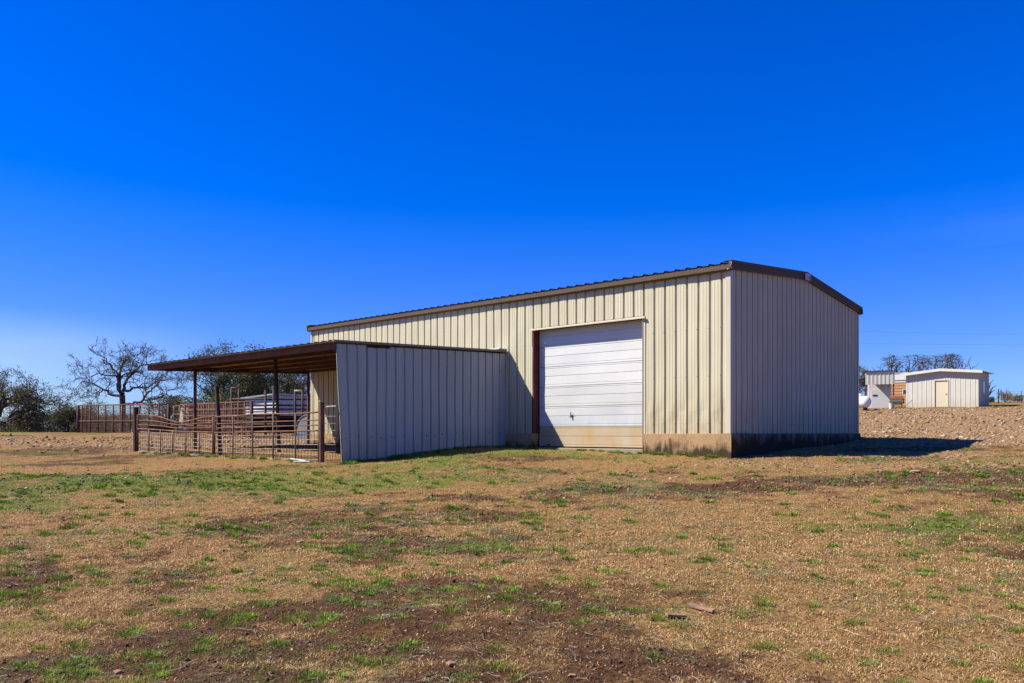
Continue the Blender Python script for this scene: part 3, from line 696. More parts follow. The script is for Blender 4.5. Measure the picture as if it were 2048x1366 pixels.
# wire infill to the side wall
r_ = empty('mesh_fence', bw(-7.36, -6.1, -0.69), BROT, 'small wire panel closing the gap beside the metal side wall', 'fence panel'); off = (-7.36, -6.1, -0.69)
mb = MB()
for k in range(5): mb.tube([(-7.55+k*0.11, -6.1, -0.66), (-7.55+k*0.11, -6.1, 0.42)], 0.0055, 4)
for k in range(7): mb.tube([(-7.56, -6.1, -0.62+k*0.17), (-7.10, -6.1, -0.62+k*0.17)], 0.0055, 4)
mb.build('wire_mesh', M['wire'], r_, off)
mb = MB(); mb.tube([(-7.56, -6.1, 0.63), (-7.08, -6.1, 0.64)], 0.017, 8); mb.build('top_bar', M['wood_pale'], r_, off)
# white pipes lying at the gate
def world_tube_thing(name, pts, r, m, label, cat, n=10):
    c = Vector(pts[0]); mb = MB(); mb.tube([Vector(p)-c for p in pts], r, n); o = mb.build(name, m, None, smooth=False); o.location = c; tag(o, label, cat); return o
def gp(x, y, dz=0.0): return (x, y, gz(x, y)+dz)
a = bw(-8.75, -6.25); b = bw(-7.85, -6.42); world_tube_thing('plastic_pipe', [gp(a.x, a.y, 0.05), gp((a.x+b.x)/2, (a.y+b.y)/2, 0.05), gp(b.x, b.y, 0.05)], 0.02, M['white'], 'long white pipe lying on the ground along the straight gate', 'pipe')
a = bw(-8.25, -6.5); b = bw(-7.72, -6.4); world_tube_thing('plastic_pipe', [gp(a.x, a.y, 0.03), gp(b.x, b.y, 0.03)], 0.013, M['white'], 'thin white pipe lying at the foot of the stout rusty post', 'pipe')

# ------------------------------------------------------------------ corrals behind
def at(u, Y, v): return Vector(((u-1024)/1580*Y, Y, (866-v)/1580*Y))
def corral(p0, p1, h, posts, thick, rails, wires, label, m, vs=0):
    p0 = Vector(p0); p1 = Vector(p1)
    root = empty('corral_fence', p0, 0, label, 'fence'); off = tuple(p0)
    def P(u, z): q = p0.lerp(p1, u); return (q.x, q.y, q.z+z)
    for i, u in enumerate(posts):
        mb = MB(); mb.tube([P(u, -0.2), P(u, h)], 0.085 if i in thick else 0.04, 8); mb.build('post', M['rust_dark'] if i in thick else m, root, off, True)
    for f in rails:
        mb = MB(); mb.tube([P(u, h*f) for u in np.linspace(0, 1, 5)], 0.035, 8); mb.build('rail', m, root, off, True)
    mb = MB()
    for k in range(wires): mb.tube([P(u, 0.08+k*(h-0.12)/wires) for u in (0, 0.5, 1)], 0.012, 4)
    for k in range(vs): mb.tube([P((k+0.5)/vs, 0.05), P((k+0.5)/vs, h)], 0.010, 4)
    mb.build('wire_mesh', M['rust'], root, off)
    return root
pu = [(x*0.2051-156.5)/(338-156.5) for x in (765, 808, 850, 890, 968, 1045, 1122, 1205, 1285, 1375, 1460, 1555, 1645)]
a = at(156, 47, 866); b = at(338, 44, 866); a.z = gz(a.x, a.y); b.z = gz(b.x, b.y)
corral(a, b, 1.62, pu, (0, 12), (1.0, 0.42), 16, 'rusty corral fence with mid rail and wire, farthest left behind the bent gate', M['rust'], 60)
a = at(361, 45, 866); b = at(503, 35.5, 866); a.z = gz(a.x, a.y); b.z = gz(b.x, b.y)
corral(a, b, 1.62, [i/13 for i in range(14)], (0, 13), (1.0, 0.8, 0.62, 0.45, 0.28), 7, 'dense rusty corral fence running towards the barn under the lean-to roof', M['rust'], 44)
a = at(348, 52, 866); b = at(470, 51, 866); a.z = gz(a.x, a.y); b.z = gz(b.x, b.y)
corral(a, b, 1.8, [i/11 for i in range(12)], (), (1.0, 0.7, 0.4), 6, 'far row of rusty corral bars seen through the dense corral fence', M['rust_light'], 10)
# chute frame
root = empty('chute_frame', gp(at(470, 40, 0).x, 40), 0, 'tall rusty pipe frame standing above the corral rails', 'gate frame'); off = tuple(root.location)
for u in (463, 478):
    q = at(u, 40, 776); mb = MB(); mb.tube([(q.x, 40, off[2]-0.1), tuple(q)], 0.06, 8); mb.build('upright', M['rust_dark'], root, off, True)
mb = MB(); mb.tube([at(462, 40, 776), at(479, 40, 776)], 0.05, 8); mb.build('crossbar', M['rust'], root, off, True)
# pipe rail fence
root = empty('pipe_fence', gp(at(530, 38, 0).x, 38), 0, 'dark pipe rail fence in front of the low metal stall shed', 'fence'); off = tuple(root.location)
for u, v in ((531, 780), (547, 778), (590, 783), (605, 781)):
    q = at(u, 38, v); mb = MB(); mb.tube([(q.x, 38, off[2]-0.1), tuple(q)], 0.055, 8); mb.build('post', M['rust_dark'], root, off, True)
for v in (798, 810, 818):
    mb = MB(); mb.tube([at(464, 38.1, v), at(624, 38.1, v+1)], 0.045, 8); mb.build('rail', M['rust_dark'], root, off, True)
mb = MB(); mb.tube([at(589, 38.1, 782), at(606, 38.1, 782)], 0.05, 8); mb.build('top_bar', M['wood_pale'], root, off, True)
# low stall shed
sc_ = at(553, 44, 866); sz = gz(sc_.x, sc_.y)
stall = empty('stall_shed', (sc_.x, sc_.y, sz), BROT, 'low grey metal stall shed with open lower half behind the corral', 'shed')
mb = MB(); sheet(mb, rib_profile(1.05, 2.12, 0.1, 0.17, 0.03, 0.1, 0.03, False), lambda s: -3.3, lambda s: 0, lambda s, d, z: (z, -d, s)); mb.build('front_panel', M['galv'], stall)
mb = MB(); sheet(mb, rib_profile(0, 6, 0.1, 0.25, 0.03, 0.1, 0.03, False), lambda s: 1.0, lambda s: 2.12, lambda s, d, z: (d, s, z)); mb.build('side_panel', M['galv'], stall)
mb = MB(); mb.hexa([(-4.2, -0.25, 1.98), (0.15, -0.25, 2.14), (0.15, 6.1, 2.14), (-4.2, 6.1, 1.98), (-4.2, -0.25, 2.06), (0.15, -0.25, 2.22), (0.15, 6.1, 2.22), (-4.2, 6.1, 2.06)]); mb.build('roof', M['galv'], stall)
mb = MB(); mb.box(-3.3, -0.05, 5.6, 5.7, 0, 2.0); mb.box(-3.35, -3.25, 0.05, 5.6, 0, 1.95); mb.build('rear_wall', M['rust_dark'], stall)
for x, y in ((-3.25, 0.05), (-0.05, 0.05), (-0.05, 2.9), (-0.05, 5.5)):
    mb = MB(); mb.box(x-0.05, x+0.05, y-0.0, y+0.1, -0.2, 2.05); mb.build('post', M['rust_dark'], stall)
for z in (0.55, 0.9):
    mb = MB(); mb.box(-0.02, 0.02, 0.1, 5.5, z-0.05, z+0.05); mb.box(-3.2, -0.06, -0.02, 0.02, z-0.05, z+0.05); mb.build('stall_rail', M['rust_dark'], stall)
# round stock tank on its side against the barn corner
q = at(613, 33.5, 866); tz = gz(q.x, q.y)
tk = empty('stock_tank', (q.x, q.y, tz-0.12), 0, 'round grey galvanised stock tank stood on edge by the barn corner', 'tank')
mb = MB(); ax = Vector((-0.5, -0.86, 0.08))
mb.lathe([(0.0, 0.0), (0.56, 0.0), (0.60, 0.02), (0.60, -0.5), (0.56, -0.5)], 28, (0, 0, 0.60), ax); mb.build('tank_shell', M['galv_dull'], tk, smooth=False)
mb = MB(); pts = []
u_ = ax.normalized().orthogonal().normalized(); v_ = ax.normalized().cross(u_)
for k in range(33): t = k/32*2*math.pi; pts.append(Vector((0, 0, 0.60)) + (u_*math.cos(t)+v_*math.sin(t))*0.605 + ax.normalized()*0.02)
mb.tube(pts, 0.02, 6, False); mb.build('rim', M['galv_dull'], tk, smooth=True)
# planks leaning on corral
q0 = at(363, 44, 862); q1 = at(370, 45, 811); q0.z = gz(q0.x, q0.y)
lab = ('longer pale plank leaning against the dense corral fence', 'shorter pale plank leaning against the dense corral fence')
for i in range(2):
    a_ = q0 + Vector((0.30*i-0.1, 0.05*i, 0)); b_ = q1 + Vector((0.16*i-0.1, 0.0, -0.12*i))
    root = MB(); d = (b_-a_); s_ = Vector((0.10, 0, 0)); t_ = Vector((0, 0.03, 0)); z_ = Vector((0, 0, 0))
    root.hexa([z_-s_-t_, z_+s_-t_, z_+s_+t_, z_-s_+t_, d-s_-t_, d+s_-t_, d+s_+t_, d-s_+t_])
    o = root.build('plank', M['wood_pale'], None, bevel=0.006); o.location = a_; tag(o, lab[i], 'plank')
# feed trough under the corral
q = at(322, 42, 866); tr = empty('feed_trough', gp(q.x, 42), 0.3, 'low dark feed trough on the ground behind the bent gate', 'trough')
mb = MB(); mb.hexa([(-0.5, -0.2, 0.05), (0.5, -0.2, 0.05), (0.5, 0.2, 0.05), (-0.5, 0.2, 0.05), (-0.6, -0.3, 0.36), (0.6, -0.3, 0.36), (0.6, 0.3, 0.36), (-0.6, 0.3, 0.36)]); mb.build('basin', M['black'], tr, bevel=0.03)
mb = MB(); mb.tube([(-0.6, -0.3, 0.37), (0.6, -0.3, 0.37), (0.6, 0.3, 0.37), (-0.6, 0.3, 0.37), (-0.6, -0.3, 0.37)], 0.025, 6); mb.build('rim', M['black'], tr)

# ------------------------------------------------------------------ sheds on the rise at right
SB = at(1957, 54, 814.8)
sh = empty('white_shed', SB, BROT, 'small white metal shed with a cream door and low gable roof on the stony rise', 'shed')
SWD, SDP = 4.59, 3.4
def peak(s): return 2.46+0.22*(1-abs(s+SWD/2)/(SWD/2))
mb = MB()
dx0, dx1, dtop = -2.72, -1.86, 1.95
def shbot(s): return dtop if dx0 < s < dx1 else 0.0
prf = rib_profile(-SWD, dx0, -0.22, 0.3048, 0.022, 0.07, 0.035); sheet(mb, prf, lambda s: 0, peak, fr)
prf = rib_profile(dx0, dx1, -0.22, 0.3048, 0.022, 0.07, 0.035); sheet(mb, prf, lambda s: dtop, peak, fr)
prf = rib_profile(dx1, 0, -0.22, 0.3048, 0.022, 0.07, 0.035); sheet(mb, prf, lambda s: 0, peak, fr)
mb.build('front_wall', M['white_shed'], sh)
mb = MB(); sheet(mb, rib_profile(0, SDP, 0.2, 0.3048, 0.03, 0.08, 0.04), lambda s: 0, lambda s: 2.46, lambda s, d, z: (d, s, z)); mb.build('side_wall', M['white_shed'], sh)
mb = MB(); mb.box(-SWD, -SWD+0.03, 0.03, SDP, 0, 2.46); mb.box(-SWD+0.03, -0.03, SDP-0.03, SDP, 0, 2.46); mb.build('rear_wall', M['white_shed'], sh)
mb = MB(); mb.box(dx0+0.03, dx1-0.03, 0.02, 0.06, 0.02, dtop-0.02); d_ = mb.build('door', M['door_cream'], sh, bevel=0.005)
mb = MB(); mb.lathe([(0.03, 0), (0.035, 0.04), (0.02, 0.06)], 10, (dx1-0.12, 0.02, 0.98), (0, -1, 0)); mb.build('knob', M['black'], d_)
mb = MB(); mb.box(dx0-0.03, dx0+0.025, -0.045, 0.02, 0, dtop+0.03); mb.box(dx1-0.025, dx1+0.03, -0.045, 0.02, 0, dtop+0.03); mb.box(dx0+0.025, dx1-0.025, -0.045, 0.02, dtop-0.02, dtop+0.03); mb.build('door_frame', M['trim_cream'], sh)
mb = MB()
for s0, s1 in ((-SWD-0.28, -SWD/2), (-SWD/2, 0.28)):
    z0, z1 = peak(s0)+0.02, peak(s1)+0.02
    mb.hexa([(s0, -0.3, z0), (s1, -0.3, z1), (s1, SDP+0.2, z1), (s0, SDP+0.2, z0), (s0, -0.3, z0+0.05), (s1, -0.3, z1+0.05), (s1, SDP+0.2, z1+0.05), (s0, SDP+0.2, z0+0.05)])
mb.build('roof', M['white'], sh)
mb = MB()
for s0, s1 in ((-SWD-0.30, -SWD/2), (-SWD/2, 0.30)):
    z0, z1 = peak(s0), peak(s1)
    mb.hexa([(s0, -0.34, z0-0.10), (s1, -0.34, z1-0.10), (s1, -0.303, z1-0.10), (s0, -0.303, z0-0.10), (s0, -0.34, z0+0.09), (s1, -0.34, z1+0.09), (s1, -0.303, z1+0.09), (s0, -0.303, z0+0.09)])
mb.build('fascia', M['white'], sh)
mb = MB(); mb.box(0.035, 0.06, 1.1, 1.75, 0.95, 1.9); wn = mb.build('window', M['white'], sh)
mb = MB(); mb.box(0.06, 0.066, 1.16, 1.69, 1.01, 1.84); mb.build('pane', M['glass'], wn)
mb = MB(); mb.box(-SWD-0.1, 0.1, -0.15, SDP, -0.5, -0.005); mb.build('slab', M['slab'], sh)
mb = MB(); mb.tube([(-SWD+0.55, 1.2, 2.5), (-SWD+0.55, 1.2, 3.0)], 0.05, 10); mb.lathe([(0.10, 0), (0.12, 0.1), (0.03, 0.16)], 12, (-SWD+0.55, 1.2, 2.98)); mb.build('vent_pipe', M['rust_dark'], sh)
mb = MB(); mb.box(-SWD-0.30, -SWD-0.002, 0.25, 0.75, 1.05, 1.45); ac = mb.build('cooling_unit', M['white'], sh, bevel=0.01)
mb = MB(); mb.box(-SWD-0.26, -SWD-0.05, 0.235, 0.25, 1.09, 1.40); mb.build('grille', M['black'], ac)
# pump house with canopy
PB = at(1789, 60, 816.5)
ph = empty('pump_house', PB, BROT+R(20), 'small white pump house under a cream panelled canopy on red posts', 'shed')
PW = 2.02
mb = MB(); sheet(mb, rib_profile(-PW, 0, -0.14, 0.28, 0.03, 0.08, 0.04, False), lambda s: 1.84, lambda s: 2.84, fr); mb.build('canopy_fascia', M['white_shed'], ph, solid=0.01)
mb = MB(); sheet(mb, rib_profile(0, 0.2, 0.14, 0.28, 0.03, 0.08, 0.04, False), lambda s: 1.84, lambda s: 2.84, lambda s, d, z: (d, s, z)); mb.build('canopy_side', M['cream'], ph, solid=0.01)
mb = MB(); sheet(mb, rib_profile(-PW-0.1, 0.1, 0, 0.28, 0.03, 0.08, 0.04, False), lambda s: -0.12, lambda s: 2.35, lambda s, d, z: (s, z, 2.87+d+z*0.01)); mb.build('roof', M['black'], ph, solid=0.05)
for x in (-PW+0.06, -0.06):
    mb = MB(); mb.box(x-0.05, x+0.05, 0.06, 0.16, -0.3, 2.8); mb.build('post', M['red_steel'], ph)
mb = MB(); mb.box(-PW+0.28, -0.14, 1.1, 2.2, -0.3, 2.8); wl = mb.build('wall', M['white'], ph)
mb = MB(); mb.box(-1.55, -0.25, 1.06, 1.097, 0.0, 1.5); pd = mb.build('door', M['door_grey'], ph, bevel=0.006)
mb = MB(); mb.box(-1.45, -1.12, 1.04, 1.058, 0.98, 1.1); mb.build('handle', M['black'], pd)
for x in (-0.75, -0.3):
    mb = MB(); mb.box(x-0.04, x+0.04, 1.0, 1.098, 2.05, 2.25); mb.tube([(x, 1.06, 1.62), (x, 1.06, 2.05)], 0.012, 6); mb.build('light_fitting', M['black'], ph)
# sided shed behind
QB = at(1815, 64, 816)
qs = empty('sided_shed', QB, BROT, 'tan board sided shed with white upper band between the pump house and white shed', 'shed')
mb = MB()
for k in range(9): mb.hexa([(-2.2, -0.02, k*0.23), (0, -0.02, k*0.23), (0, 0.1, k*0.23), (-2.2, 0.1, k*0.23), (-2.2, 0.012, k*0.23+0.228), (0, 0.012, k*0.23+0.228), (0, 0.1, k*0.23+0.228), (-2.2, 0.1, k*0.23+0.228)])
mb.build('siding_wall', M['siding'], qs)
mb = MB(); mb.box(-2.25, 0.05, -0.03, 0.1, 2.09, 2.2); mb.box(-2.25, 0.05, -0.05, 0.1, 2.28, 2.82); mb.build('upper_band', M['white'], qs)
mb = MB(); mb.box(-2.2, 0.0, 0.11, 3, 0, 2.8); mb.build('body', M['siding'], qs)
mb = MB(); mb.box(-2.35, 0.1, -0.1, 3.1, 2.83, 2.88); mb.build('roof', M['white'], qs)
# propane tank
q = at(1720, 50.5, 866); pz = gz(q.x, q.y)
pt = empty('propane_tank', (q.x, q.y, pz), R(-62), 'white rounded propane tank on the grass beside the barn corner', 'tank')
prof = []
for k in range(9): t = -math.pi/2 + k*math.pi/16; prof.append((0.37*math.cos(t)+0.001, -0.42+0.30*math.sin(t)))
for k in range(9): t = k*math.pi/16; prof.append((0.37*math.cos(t)+0.001, 0.42+0.30*math.sin(t)))
mb = MB(); mb.lathe(prof, 28, (0, 0, 0.52), (1, 0, 0)); mb.build('tank_body', M['tank_white'], pt, smooth=True)
mb = MB(); mb.lathe([(0.15, 0), (0.15, 0.12), (0.12, 0.17), (0.01, 0.19)], 20, (0, 0, 0.86)); mb.build('dome_lid', M['tank_white'], pt, smooth=True)
for x in (-0.35, 0.35):
    mb = MB(); mb.box(x-0.05, x+0.05, -0.2, 0.2, -0.1, 0.24); mb.build('foot', M['rust'], pt)
# barrel smoker
q = at(1793, 52.5, 866); bz_ = gz(q.x, q.y)
sm = empty('barrel_smoker', (q.x, q.y, bz_), R(-25), 'rust topped barrel smoker on legs in front of the tan sided shed', 'smoker')
mb = MB()
n = 20; ring = [(0.30*math.cos(math.pi*k/n), 0.30*math.sin(math.pi*k/n)) for k in range(n+1)]
mb.prism([(0, y, z+0.55) for y, z in ring], (-0.38, 0, 0), (0.38, 0, 0)); mb.build('lid', M['rust_light'], sm)
mb = MB(); ring = [(0.295*math.cos(math.pi+math.pi*k/n), 0.295*math.sin(math.pi+math.pi*k/n)) for k in range(n+1)]
mb.prism([(0, y, z+0.545) for y, z in ring], (-0.375, 0, 0), (0.375, 0, 0)); mb.build('barrel', M['galv'], sm)
for x, y in ((-0.3, -0.2), (0.3, -0.2), (-0.3, 0.2), (0.3, 0.2)):
    mb = MB(); mb.tube([(x, y, 0.4), (x*1.1, y*1.3, -0.05)], 0.02, 6); mb.build('leg', M['black'], sm)
mb = MB(); mb.lathe([(0.16, -0.03), (0.19, -0.02), (0.19, 0.02), (0.16, 0.03)], 18, (0.43, 0, 0.5), (1, 0, 0)); mb.build('end_wheel', M['black'], sm)
mb = MB(); mb.tube([(0.35, -0.5, 0.0), (0.95, -0.2, 0.55)], 0.02, 6); mb.build('tow_bar', M['wire'], sm)
q = at(1782, 51.5, 866)
bk = empty('bucket', gp(q.x, q.y), 0, 'small white bucket on the grass below the barrel smoker', 'bucket')
mb = MB(); mb.lathe([(0.11, 0.0), (0.135, 0.33), (0.145, 0.33), (0.145, 0.36), (0.12, 0.36), (0.11, 0.05)], 20); mb.build('pail', M['white'], bk)
mb = MB(); mb.tube([(0.14*math.cos(t), 0.02, 0.33+0.10*math.sin(t)) for t in np.linspace(0, math.pi, 9)], 0.006, 5); mb.build('bail', M['black'], bk)
# wire fence at far right
a = at(1997, 62, 800); b = at(2090, 60, 800); a.z = gz(a.x, a.y); b.z = gz(b.x, b.y)
fe = empty('wire_fence', a, 0, 'thin wire field fence on rusty posts at the right edge of the rise', 'fence'); off = tuple(a)
for i, u in enumerate((0, 0.25, 0.5, 0.75, 1.0)):
    p = a.lerp(b, u); mb = MB(); mb.tube([(p.x, p.y, p.z-0.3), (p.x, p.y, p.z+(1.15 if i == 0 else 0.95))], 0.045 if i == 0 else 0.022, 8); mb.build('post', M['rust_dark'], fe, off, True)
mb = MB()
for z in (0.15, 0.35, 0.55, 0.75, 0.92): mb.tube([a+Vector((0, 0, z)), b+Vector((0, 0, z))], 0.008, 4)
for k in range(24): p = a.lerp(b, k/23); mb.tube([p, p+Vector((0, 0, 0.92))], 0.006, 4)
mb.build('wire_mesh', M['wire'], fe, off)
# far pen posts behind the propane tank
root = empty('wire_fence', gp(at(1722, 66, 0).x, 66), 0, 'tall dark wire fence posts behind the white propane tank', 'fence'); off = tuple(root.location)
for u in (1712, 1721, 1730, 1738):
    q = at(u, 66, 0); z = gz(q.x, 66); mb = MB(); mb.tube([(q.x, 66, z-0.2), (q.x, 66, z+1.7)], 0.035, 6); mb.build('post', M['rust_dark'], root, off, True)
mb = MB()
for z in (0.4, 0.8, 1.2, 1.6): mb.tube([(at(1700, 66, 0).x, 66, off[2]+z), (at(1742, 66, 0).x, 66, off[2]+z)], 0.01, 4)
mb.build('wire_mesh', M['wire'], root, off)
# overhead power lines
for v0, v1, lab in ((664, 672, 'upper overhead power line crossing the sky right of the barn'), (690, 690, 'lower overhead power line crossing the sky right of the barn')):
    p0 = at(1500, 120, v0-4); p1 = at(2300, 120, v1+2)
    pts = []
    for u in np.linspace(0, 1, 21):
        p = p0.lerp(p1, u); p.z += 0.6*(u-0.5)**2*4; pts.append(p)
    world_tube_thing('power_line', pts, 0.008, M['black'], lab, 'cable', 5)

# ------------------------------------------------------------------ trees
def grow_tree(seed, height, spread, trunk_r, leafy, nlimb=6, trunk_frac=0.22, up=0.25, twig=True, min_r=0.018, gnarl=0.30, depth=4):
    rg = random.Random(seed)
    wood = MB(); tips = []
    def rv(s): return Vector((rg.gauss(0, s), rg.gauss(0, s), rg.gauss(0, s)))
    def branch(p, d, L, r, lev):
        nseg = max(4, int(6-lev*0.5)); pts = [p.copy()]; rs = [r]; d = d.normalized()
        kids = []
        for i in range(nseg):
            d = (d + rv(gnarl) + Vector((0, 0, up*(0.35 if lev else 0.1)))).normalized()
            if p.z + d.z*L/nseg > height: d.z *= -0.2; d.normalize()
            p = p + d*(L/nseg); pts.append(p.copy()); rr = r*(1-0.72*(i+1)/nseg); rs.append(max(rr, min_r*0.7))
            if i >= 1: kids.append((p.copy(), d.copy(), rr, (i+1)/nseg))
        wood.tube(pts, rs, 7 if lev < 2 else (5 if lev == 2 else 3), False)
        if lev >= depth: tips.append(p.copy()); tips.append(pts[len(pts)//2].copy()); return
        for (q, dd, rr, f) in kids:
            for _ in range(1 if rg.random() < (0.8 if lev < 2 else 0.6) else 2):
                side = rv(1.0); side -= dd*side.dot(dd); side.normalize()
                nd_ = (dd*rg.uniform(0.35, 0.9) + side*rg.uniform(0.6, 1.0)); nd_.z += 0.12
                branch(q, nd_, L*rg.uniform(0.42, 0.66), max(rr*0.72, min_r), lev+1)
        if lev >= depth-1: tips.append(p.copy())
    th = height*trunk_frac
    tp = [Vector((0, 0, -0.4)), Vector((0.05, 0, th*0.4)), Vector((rg.uniform(-.2, .2), rg.uniform(-.2, .2), th))]
    wood.tube(tp, [trunk_r*1.35, trunk_r, trunk_r*0.85], 10, False)
    for k in range(nlimb):
        az = 2*math.pi*(k+rg.uniform(-0.3, 0.3))/nlimb
        el = rg.uniform(0.2, 1.2) if k else 1.4
        d = Vector((math.cos(az)*math.cos(el), math.sin(az)*math.cos(el), math.sin(el)))
        L = (spread*math.cos(el)+height*0.62*math.sin(el))*rg.uniform(0.75, 0.95)
        branch(tp[-1]-Vector((0, 0, rg.uniform(0, th*0.3))), d, L*0.78, trunk_r*rg.uniform(0.42, 0.62), 1)
    return wood, tips
def leaves(tips, per, size, rad, cols, seed, prob=1.0):
    rg = np.random.default_rng(seed)
    T = np.array([tuple(t) for t in tips]); T = T[rg.random(len(T)) < prob]
    C = np.repeat(T, per, 0); n = len(C)
    C = C + rg.normal(0, rad, (n, 3))*np.array([1, 1, 0.7])
    a = rg.normal(0, 1, (n, 3)); a /= np.linalg.norm(a, axis=1, keepdims=True)
    b = rg.normal(0, 1, (n, 3)); b -= a*(a*b).sum(1, keepdims=True); b /= np.linalg.norm(b, axis=1, keepdims=True)
    s = size*rg.uniform(0.6, 1.3, (n, 1))
    v = np.stack([C-a*s, C+b*s*0.45, C+a*s, C-b*s*0.45], 1).reshape(-1, 3)
    f = np.arange(4*n)
    ci = rg.integers(0, len(cols), n); col = np.array(cols)[ci]*rg.uniform(0.7, 1.25, (n, 1))
    return v, f, np.full(n, 4), np.repeat(col, 4, 0)
LEAFC = [(0.11, 0.135, 0.05), (0.14, 0.155, 0.065), (0.19, 0.185, 0.085), (0.08, 0.10, 0.035), (0.23, 0.205, 0.11)]
def tree(name, x, y, seed, height, spread, trunk_r, label, leafy=0, per=10, size=0.16, rad=0.3, prob=1.0, bark='bark', rz=0, z=None, cols=None, **kw):
    z = gz(x, y) if z is None else z
    root = empty(name, (x, y, z), rz, label, 'tree' if 'shrub' not in name else 'shrub')
    wood, tips = grow_tree(seed, height, spread, trunk_r, leafy, **kw)
    wood.build('trunk', M[bark], root, smooth=True)
    if leafy:
        v, f, lt, c = leaves(tips, per, size, rad, cols or LEAFC, seed, prob)
        o = np_mesh('crown', v, f, lt, M['leaf'], False, c); o.parent = root
    return root
def tx(u, Y): return (u-1024)/1580*Y

def drawn_oak(name, Yc, limbs, base, seed, label, r0, side_len=1.4, depth=3, min_r=0.019, leaf=(2, 0.09, 0.15, 0.12), deep=2.6, yfix=(720, 0.93)):
    """limbs: lists of (crop x, crop y) picked off the photograph, spread in depth round the trunk"""
    rg = random.Random(seed); x0 = ((base[0]*0.2051)-1024)/1580*Yc
    z0 = gz(x0, Yc); root = empty(name, (x0, Yc, z0), 0, label, 'tree'); wood = MB(); tips = []
    def rv(s): return Vector((rg.gauss(0, s), rg.gauss(0, s), rg.gauss(0, s)))
    def twig(p, d, L, r, lev):
        pts = [p.copy()]; rs = [r]; d = d.normalized(); n = 5; kids = []
        for i in range(n):
            d = (d+rv(0.33)+Vector((0, 0, 0.06))).normalized(); p = p+d*(L/n); pts.append(p.copy()); rr = max(r*(1-0.7*(i+1)/n), min_r*0.6); rs.append(rr)
            if i: kids.append((p.copy(), d.copy(), rr))
        wood.tube(pts, rs, 5 if lev < 2 else 3, False)
        if lev >= depth: tips.append(p.copy()); return
        for q, dd, rr in kids:
            for _ in range(1 if rg.random() < 0.7 else 2):
                sd2 = rv(1.0); sd2 -= dd*sd2.dot(dd); sd2.normalize()
                twig(q, dd*rg.uniform(0.4, 0.9)+sd2*rg.uniform(0.5, 0.9), L*rg.uniform(0.45, 0.72), max(rr*0.75, min_r), lev+1)
    def W(cx, cy, dy):
        cy = yfix[0]-(yfix[0]-cy)*yfix[1]
        Y = Yc+dy; return Vector(((cx*0.2051-1024)/1580*Yc-x0, dy, (866-(660+cy*0.2051))/1580*Yc-z0))
    top = W(base[0], base[1], 0)
    wood.tube([Vector((0, 0, -0.5)), Vector((0.03, 0, 0.5)), top*0.6+Vector((0.05, 0, 0)), top], [r0*1.5, r0*1.1, r0, r0*0.9], 10, False)
    for i, (lm, rb) in enumerate(limbs):
        sl = rg.uniform(-1, 1)*deep; pts = []; ln = len(lm)
        for j, (cx, cy) in enumerate(lm): pts.append(W(cx, cy, sl*(j/(ln-1))**1.2))
        fine = []
        for j in range(ln-1):
            for k in range(3):
                u = k/3; fine.append(pts[j].lerp(pts[j+1], u)+rv(0.07))
        fine.append(pts[-1]); rs = [max(r0*rb*(1-0.82*j/(len(fine)-1)), min_r) for j in range(len(fine))]
        wood.tube(fine, rs, 7, False)
        for j in range(3, len(fine)):
            if j % 3 == 0: continue
            dd = (fine[min(j+1, len(fine)-1)]-fine[j-1]).normalized()
            for _ in range(1):
                sd2 = rv(1.0); sd2 -= dd*sd2.dot(dd); sd2.normalize()
                twig(fine[j], dd*0.6+sd2*0.8+Vector((0, 0, 0.15)), side_len*rg.uniform(0.6, 1.1), max(rs[j]*0.6, min_r), 1)
        twig(fine[-1], (fine[-1]-fine[-3]), side_len*0.9, rs[-1], 1)
    wood.build('trunk', M['bark'], root, smooth=True)
    v, f, lt, c = leaves(tips, leaf[0], leaf[1], leaf[2], LEAFC, seed, leaf[3])
    o = np_mesh('crown', v, f, lt, M['leaf'], False, c); o.parent = root
drawn_oak('bare_oak', 72, [
 ([(1190, 640), (1150, 520), (1130, 420), (1060, 330), (1000, 250), (960, 215)], 0.55),
 ([(1190, 640), (1160, 540), (1145, 400), (1150, 300), (1175, 210), (1120, 180)], 0.6),
 ([(1200, 620), (1215, 520), (1240, 440), (1300, 370), (1380, 310), (1430, 275)], 0.6),
 ([(1240, 440), (1265, 340), (1255, 260), (1270, 190)], 0.32),
 ([(1195, 660), (1100, 620), (1030, 590), (960, 550), (880, 500), (800, 480), (750, 520)], 0.5),
 ([(1000, 585), (930, 600), (860, 640), (800, 640)], 0.25),
 ([(1130, 430), (1040, 420), (960, 400), (900, 440), (830, 400)], 0.3),
 ([(1215, 580), (1290, 560), (1400, 530), (1490, 470), (1550, 450)], 0.45),
 ([(1200, 720), (1300, 715), (1420, 690), (1480, 590), (1560, 560), (1640, 490), (1690, 440)], 0.5),
 ([(1420, 690), (1520, 670), (1640, 620), (1740, 570), (1810, 510)], 0.34)],
 (1192, 628), 5, 'tall bare gnarled oak rising above the corral fence', 0.27)
tree('bare_oak', tx(352, 78), 78, 9, 4.9, 4.0, 0.26, 'lower spreading bare oak right of the tall bare oak', nlimb=6, trunk_frac=0.2, min_r=0.03, depth=4, leafy=1, per=2, size=0.10, rad=0.15, prob=0.35)
